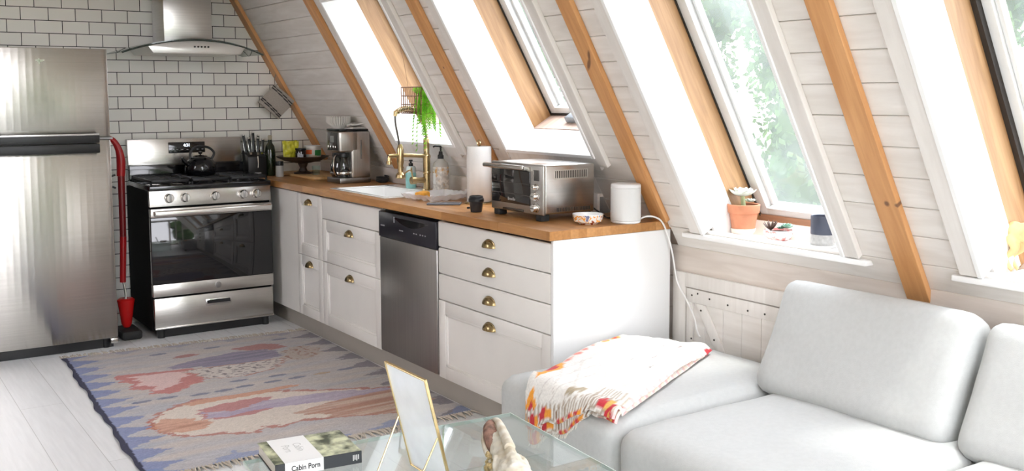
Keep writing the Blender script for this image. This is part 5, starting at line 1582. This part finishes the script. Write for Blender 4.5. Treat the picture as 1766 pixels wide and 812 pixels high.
band_m = M('white_paper_band', (0.84, 0.84, 0.83), 0.5, var=0.01)
b0, b1 = -0.098, 0.012
MB().box(b0, b1, -bd_-0.003, bd_+0.001, bh+0.0001, bh+0.0009).box(b0, b1, -bd_-0.0032, -bd_-0.0021, -0.0003, bh+0.0009).build('paper_band', band_m, bk, smooth=False)
ink = M('black_ink', (0.02, 0.02, 0.02), 0.6)
text('spine_title', 'Cabin Porn', 0.0215, ink, bk, basis((1, 0, 0), (0, 0, 1), (0, -1, 0), ((b0+b1)/2+0.004, -bd_-0.0034, bh*0.50)), 0.0001, bold=0.0005, sx=0.84)
text('cover_title', 'Cabin\nPorn', 0.034, M('pale_grey_ink', (0.55, 0.55, 0.54), 0.6), bk, basis((0, -1, 0), (1, 0, 0), (0, 0, 1), (-0.045, 0.01, bh+0.001)), 0.00008, sx=0.9)
m = MB()
for k in range(4): m.box(0.098+0.005*k, 0.101+0.005*k, -bd_-0.0028, -bd_-0.0020, 0.010+0.003*(k % 2), 0.027)
m.build('publisher_mark', M('pale_spine_print', (0.6, 0.6, 0.58), 0.6), spo)
# glass picture frame on an easel stand
pf = thing('picture_frame', 'upright gold edged glass frame on thin easel legs on table', 'picture frame', (-1.062, -0.89, TZ))
lean = math.radians(-14)
FM = Matrix.Rotation(lean, 4, 'Y')
fh, fw = 0.325, 0.112
m = MB()
for s in (-1, 1): m.box(-0.0042, 0.0042, s*fw-0.0024, s*fw+0.0024, 0.004, fh, 0.001, mat=FM, seg=1)
for z in (0.007, fh): m.box(-0.0042, 0.0042, -fw-0.002, fw+0.002, z-0.0024, z+0.0024, 0.001, mat=FM, seg=1)
m.build('gold_edge', gold_m, pf)
MB().box(-0.0012, 0.0012, -fw, fw, 0.008, fh-0.002, mat=FM).build('glass_pane', glass('frame_glass', (0.94, 0.955, 0.96), 0.42, (0.93, 0.95, 0.96), 0.9, 0.12), pf, smooth=False)  # strong milky film: white reflections painted into the pane
m = MB()
for s in (-1, 1):
    hp = FM @ Vector((-0.004, s*(fw-0.002), 0.16))
    m.tube([hp, (-0.118, s*(fw-0.01), 0.003)], 0.0026, 8)
m.tube([(-0.118, -fw+0.01, 0.003), (-0.118, fw-0.01, 0.003)], 0.0026, 8)
m.build('easel_leg', gold_m, pf)
# animal skull
skl = thing('animal_skull', 'bleached animal skull with a pinkish snout on the glass table', 'skull', (-0.945, -1.105, TZ), math.radians(-25))
bone, nt, b = mk('weathered_bone')
c, f = noise_ramp(nt, coords(nt), 14, (0.52, 0.44, 0.30), (0.74, 0.71, 0.62), 0.35, 0.6, 6)
nt.links.new(c, b.inputs['Base Color']); b.inputs['Roughness'].default_value = 0.6
bump(nt, b, f, 0.4, 0.003)
m = MB()
m.tube([(0, 0.335, 0.098), (0, 0.29, 0.094), (0.0, 0.20, 0.084), (0, 0.09, 0.078), (0, -0.02, 0.084), (0, -0.11, 0.088), (0, -0.17, 0.078)], [0.018, 0.028, 0.034, 0.041, 0.052, 0.060, 0.036], 20, 5)
m.tube([(0.004, 0.31, 0.108), (0.010, 0.22, 0.106), (0.012, 0.10, 0.112), (0.004, -0.02, 0.130), (0, -0.10, 0.130)], [0.010, 0.013, 0.017, 0.022, 0.026], 12, 5)
for s in (-1, 1):
    m.tube([(s*0.020, 0.16, 0.066), (s*0.040, 0.08, 0.062), (s*0.050, 0.0, 0.066), (s*0.054, -0.08, 0.07), (s*0.044, -0.14, 0.075)], [0.009, 0.011, 0.009, 0.008, 0.010], 12, 5)
    m.tube([(s*0.036, 0.05, 0.108), (s*0.048, 0.01, 0.106), (s*0.052, -0.025, 0.09)], [0.008, 0.007, 0.008], 10, 4)
    m.tube([(s*0.010, 0.27, 0.062), (s*0.022, 0.17, 0.042), (s*0.028, 0.06, 0.030), (s*0.042, -0.10, 0.016)], [0.006, 0.010, 0.011, 0.012], 12, 5)
m.ball((0, -0.13, 0.076), 0.055, 0.95, 1.0, 0.85, 3)
skl.scale = (0.86, 1, 0.80)
o = m.build('cranium', bone, skl)
rm = o.modifiers.new('blend', 'REMESH'); rm.mode = 'VOXEL'; rm.voxel_size = 0.004; rm.use_smooth_shade = True
sm = o.modifiers.new('smooth', 'SMOOTH'); sm.iterations = 3
tx = bpy.data.textures.new('bone_lumps', 'CLOUDS'); tx.noise_scale = 0.03
dm = o.modifiers.new('lumps', 'DISPLACE'); dm.texture = tx; dm.strength = 0.012; dm.mid_level = 0.5
m = MB()
m.tube([(-0.006, 0.345, 0.104), (-0.012, 0.30, 0.101), (-0.018, 0.24, 0.094), (-0.024, 0.18, 0.084), (-0.026, 0.150, 0.078)], [0.010, 0.026, 0.029, 0.021, 0.005], 16, 5)
m.build('nasal_cavity', M('pink_brown_nasal', (0.27, 0.155, 0.115), 0.8, var=0.4, scale=45), skl)
for s in (-1, 1):
    for k in range(6): MB().lathe([(0, 0), (0.005, 0.001), (0.0075, 0.012), (0.006, 0.018), (0, 0.019)], (s*(0.019+0.002*k), 0.19-0.020*k, 0.016-0.001*k), 8).build('tooth', M('yellowed_teeth', (0.50, 0.38, 0.18), 0.4, var=0.25, scale=60), skl)
m = MB()
m.tube([(-0.006, 0.352, 0.100), (-0.036, 0.29, 0.090), (-0.050, 0.21, 0.080), (-0.047, 0.14, 0.070), (-0.040, 0.09, 0.066)], [0.004, 0.0065, 0.007, 0.009, 0.010], 12, 5)
m.tube([(-0.004, 0.354, 0.106), (0.010, 0.31, 0.124), (0.012, 0.24, 0.130), (0.012, 0.16, 0.130), (0.010, 0.06, 0.132)], [0.005, 0.011, 0.014, 0.016, 0.018], 12, 5)
m.build('nasal_bone', bone, skl)
m = MB(); rk = random.Random(8)
for k in range(26):
    m.ball((-0.042-0.016*rk.random(), 0.03+0.12*rk.random(), 0.040+0.050*rk.random()), 0.006+0.006*rk.random(), 1, 1, 1, 2, amp=0.5, fr=2.5, seed=k)
m.build('turbinate', M('rough_yellow_bone', (0.50, 0.39, 0.20), 0.85, var=0.45, scale=70, bmp=0.8, bscale=120), skl)['kind'] = 'stuff'
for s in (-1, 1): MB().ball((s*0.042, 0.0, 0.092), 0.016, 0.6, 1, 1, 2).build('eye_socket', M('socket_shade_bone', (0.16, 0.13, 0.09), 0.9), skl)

# ================================================================== OUTDOORS BEYOND THE ROOF WINDOWS
grass, nt, b = mk('lawn')
c, f = noise_ramp(nt, coords(nt), 1.5, (0.030, 0.055, 0.022), (0.065, 0.095, 0.042), 0.3, 0.7, 8)
nt.links.new(c, b.inputs['Base Color']); b.inputs['Roughness'].default_value = 0.9
struct(MB().box(-30, 40, -40, 40, -0.6, -0.5).build('ground', grass, smooth=False))
lm_, nt, b = mk('tree_leaves')
nt.nodes.remove(b)
d1 = nt.nodes.new('ShaderNodeBsdfDiffuse'); d2 = nt.nodes.new('ShaderNodeBsdfTranslucent'); ms = nt.nodes.new('ShaderNodeMixShader')
c, f = noise_ramp(nt, coords(nt), 0.9, (0.06, 0.125, 0.035), (0.15, 0.24, 0.085), 0.32, 0.68, 5)
for d_ in (d1, d2): nt.links.new(c, d_.inputs[0])
ms.inputs[0].default_value = 0.4
nt.links.new(d1.outputs[0], ms.inputs[1]); nt.links.new(d2.outputs[0], ms.inputs[2]); nt.links.new(ms.outputs[0], nt.nodes['Material Output'].inputs['Surface'])
bark = M('bark', (0.10, 0.07, 0.05), 0.9, bmp=0.6)
rt = random.Random(3)
def make_tree(R, H):
    lv = MB()
    bl = [(0.55*R*math.cos(2.4*k)*(0.4+0.06*k), 0.55*R*math.sin(2.4*k)*(0.4+0.06*k), H*(0.28+0.055*k), R*rt.uniform(0.50, 0.66)) for k in range(12)]
    me = bmesh.new()
    for (x, y, z, r) in bl:
        for _ in range(900):
            d = Vector((rt.gauss(0, 1), rt.gauss(0, 1), rt.gauss(0, 1))).normalized()
            p = Vector((x, y, z))+d*r*rt.uniform(0.75, 1.05)
            a = Vector((rt.gauss(0, 1), rt.gauss(0, 1), rt.gauss(0, 1))).normalized()*0.050
            b2 = a.cross(Vector((rt.gauss(0, 1), rt.gauss(0, 1), rt.gauss(0, 1)))).normalized()*0.030
            me.faces.new([me.verts.new(p+a), me.verts.new(p+b2), me.verts.new(p-a), me.verts.new(p-b2)])
    lv.add(me)
    for (x, y, z, r) in bl: lv.ball((x, y, z), r*0.82, sub=2, amp=0.3, fr=2)
    return lv
for i, (x, y, R, H, lab_) in enumerate([(5.6, 2.6, 1.35, 3.8, 'bushy green tree seen through the third roof window'), (6.2, 6.5, 1.35, 4.0, 'green tree beyond the second roof window'),
                                  (6.2, 10.4, 1.35, 4.2, 'green tree beyond the first roof window'), (6.0, -1.2, 1.3, 3.4, 'green tree beyond the rightmost roof window'), (11.0, 6.5, 2.3, 5.0, 'tall green tree standing behind the nearer trees')]):
    tr_ = thing('tree', lab_, 'tree', (x, y, -0.5), 0, 'trees beyond the roof windows')
    make_tree(R, H).build('crown', lm_, tr_, smooth=False)
    MB().tube([(0, 0, -0.02), (0.05, 0, H*0.3), (0, 0.05, H*0.6)], [0.16, 0.12, 0.06], 10, 4).build('trunk', bark, tr_)
for i, (x, y, R, H, lab_) in enumerate([(-4.2, -11.0, 1.7, 4.2, 'green tree outside the gable, left of the other one'), (0.9, -12.5, 1.7, 4.6, 'green tree outside the glazed gable, right of the other')]):
    tr_ = thing('tree', lab_, 'tree', (x, y, -0.5), 0, 'trees outside the gable')
    make_tree(R, H).build('crown', lm_, tr_, smooth=False)
    MB().tube([(0, 0, -0.02), (0.05, 0, H*0.3), (0, 0.05, H*0.6)], [0.16, 0.12, 0.06], 10, 4).build('trunk', bark, tr_)
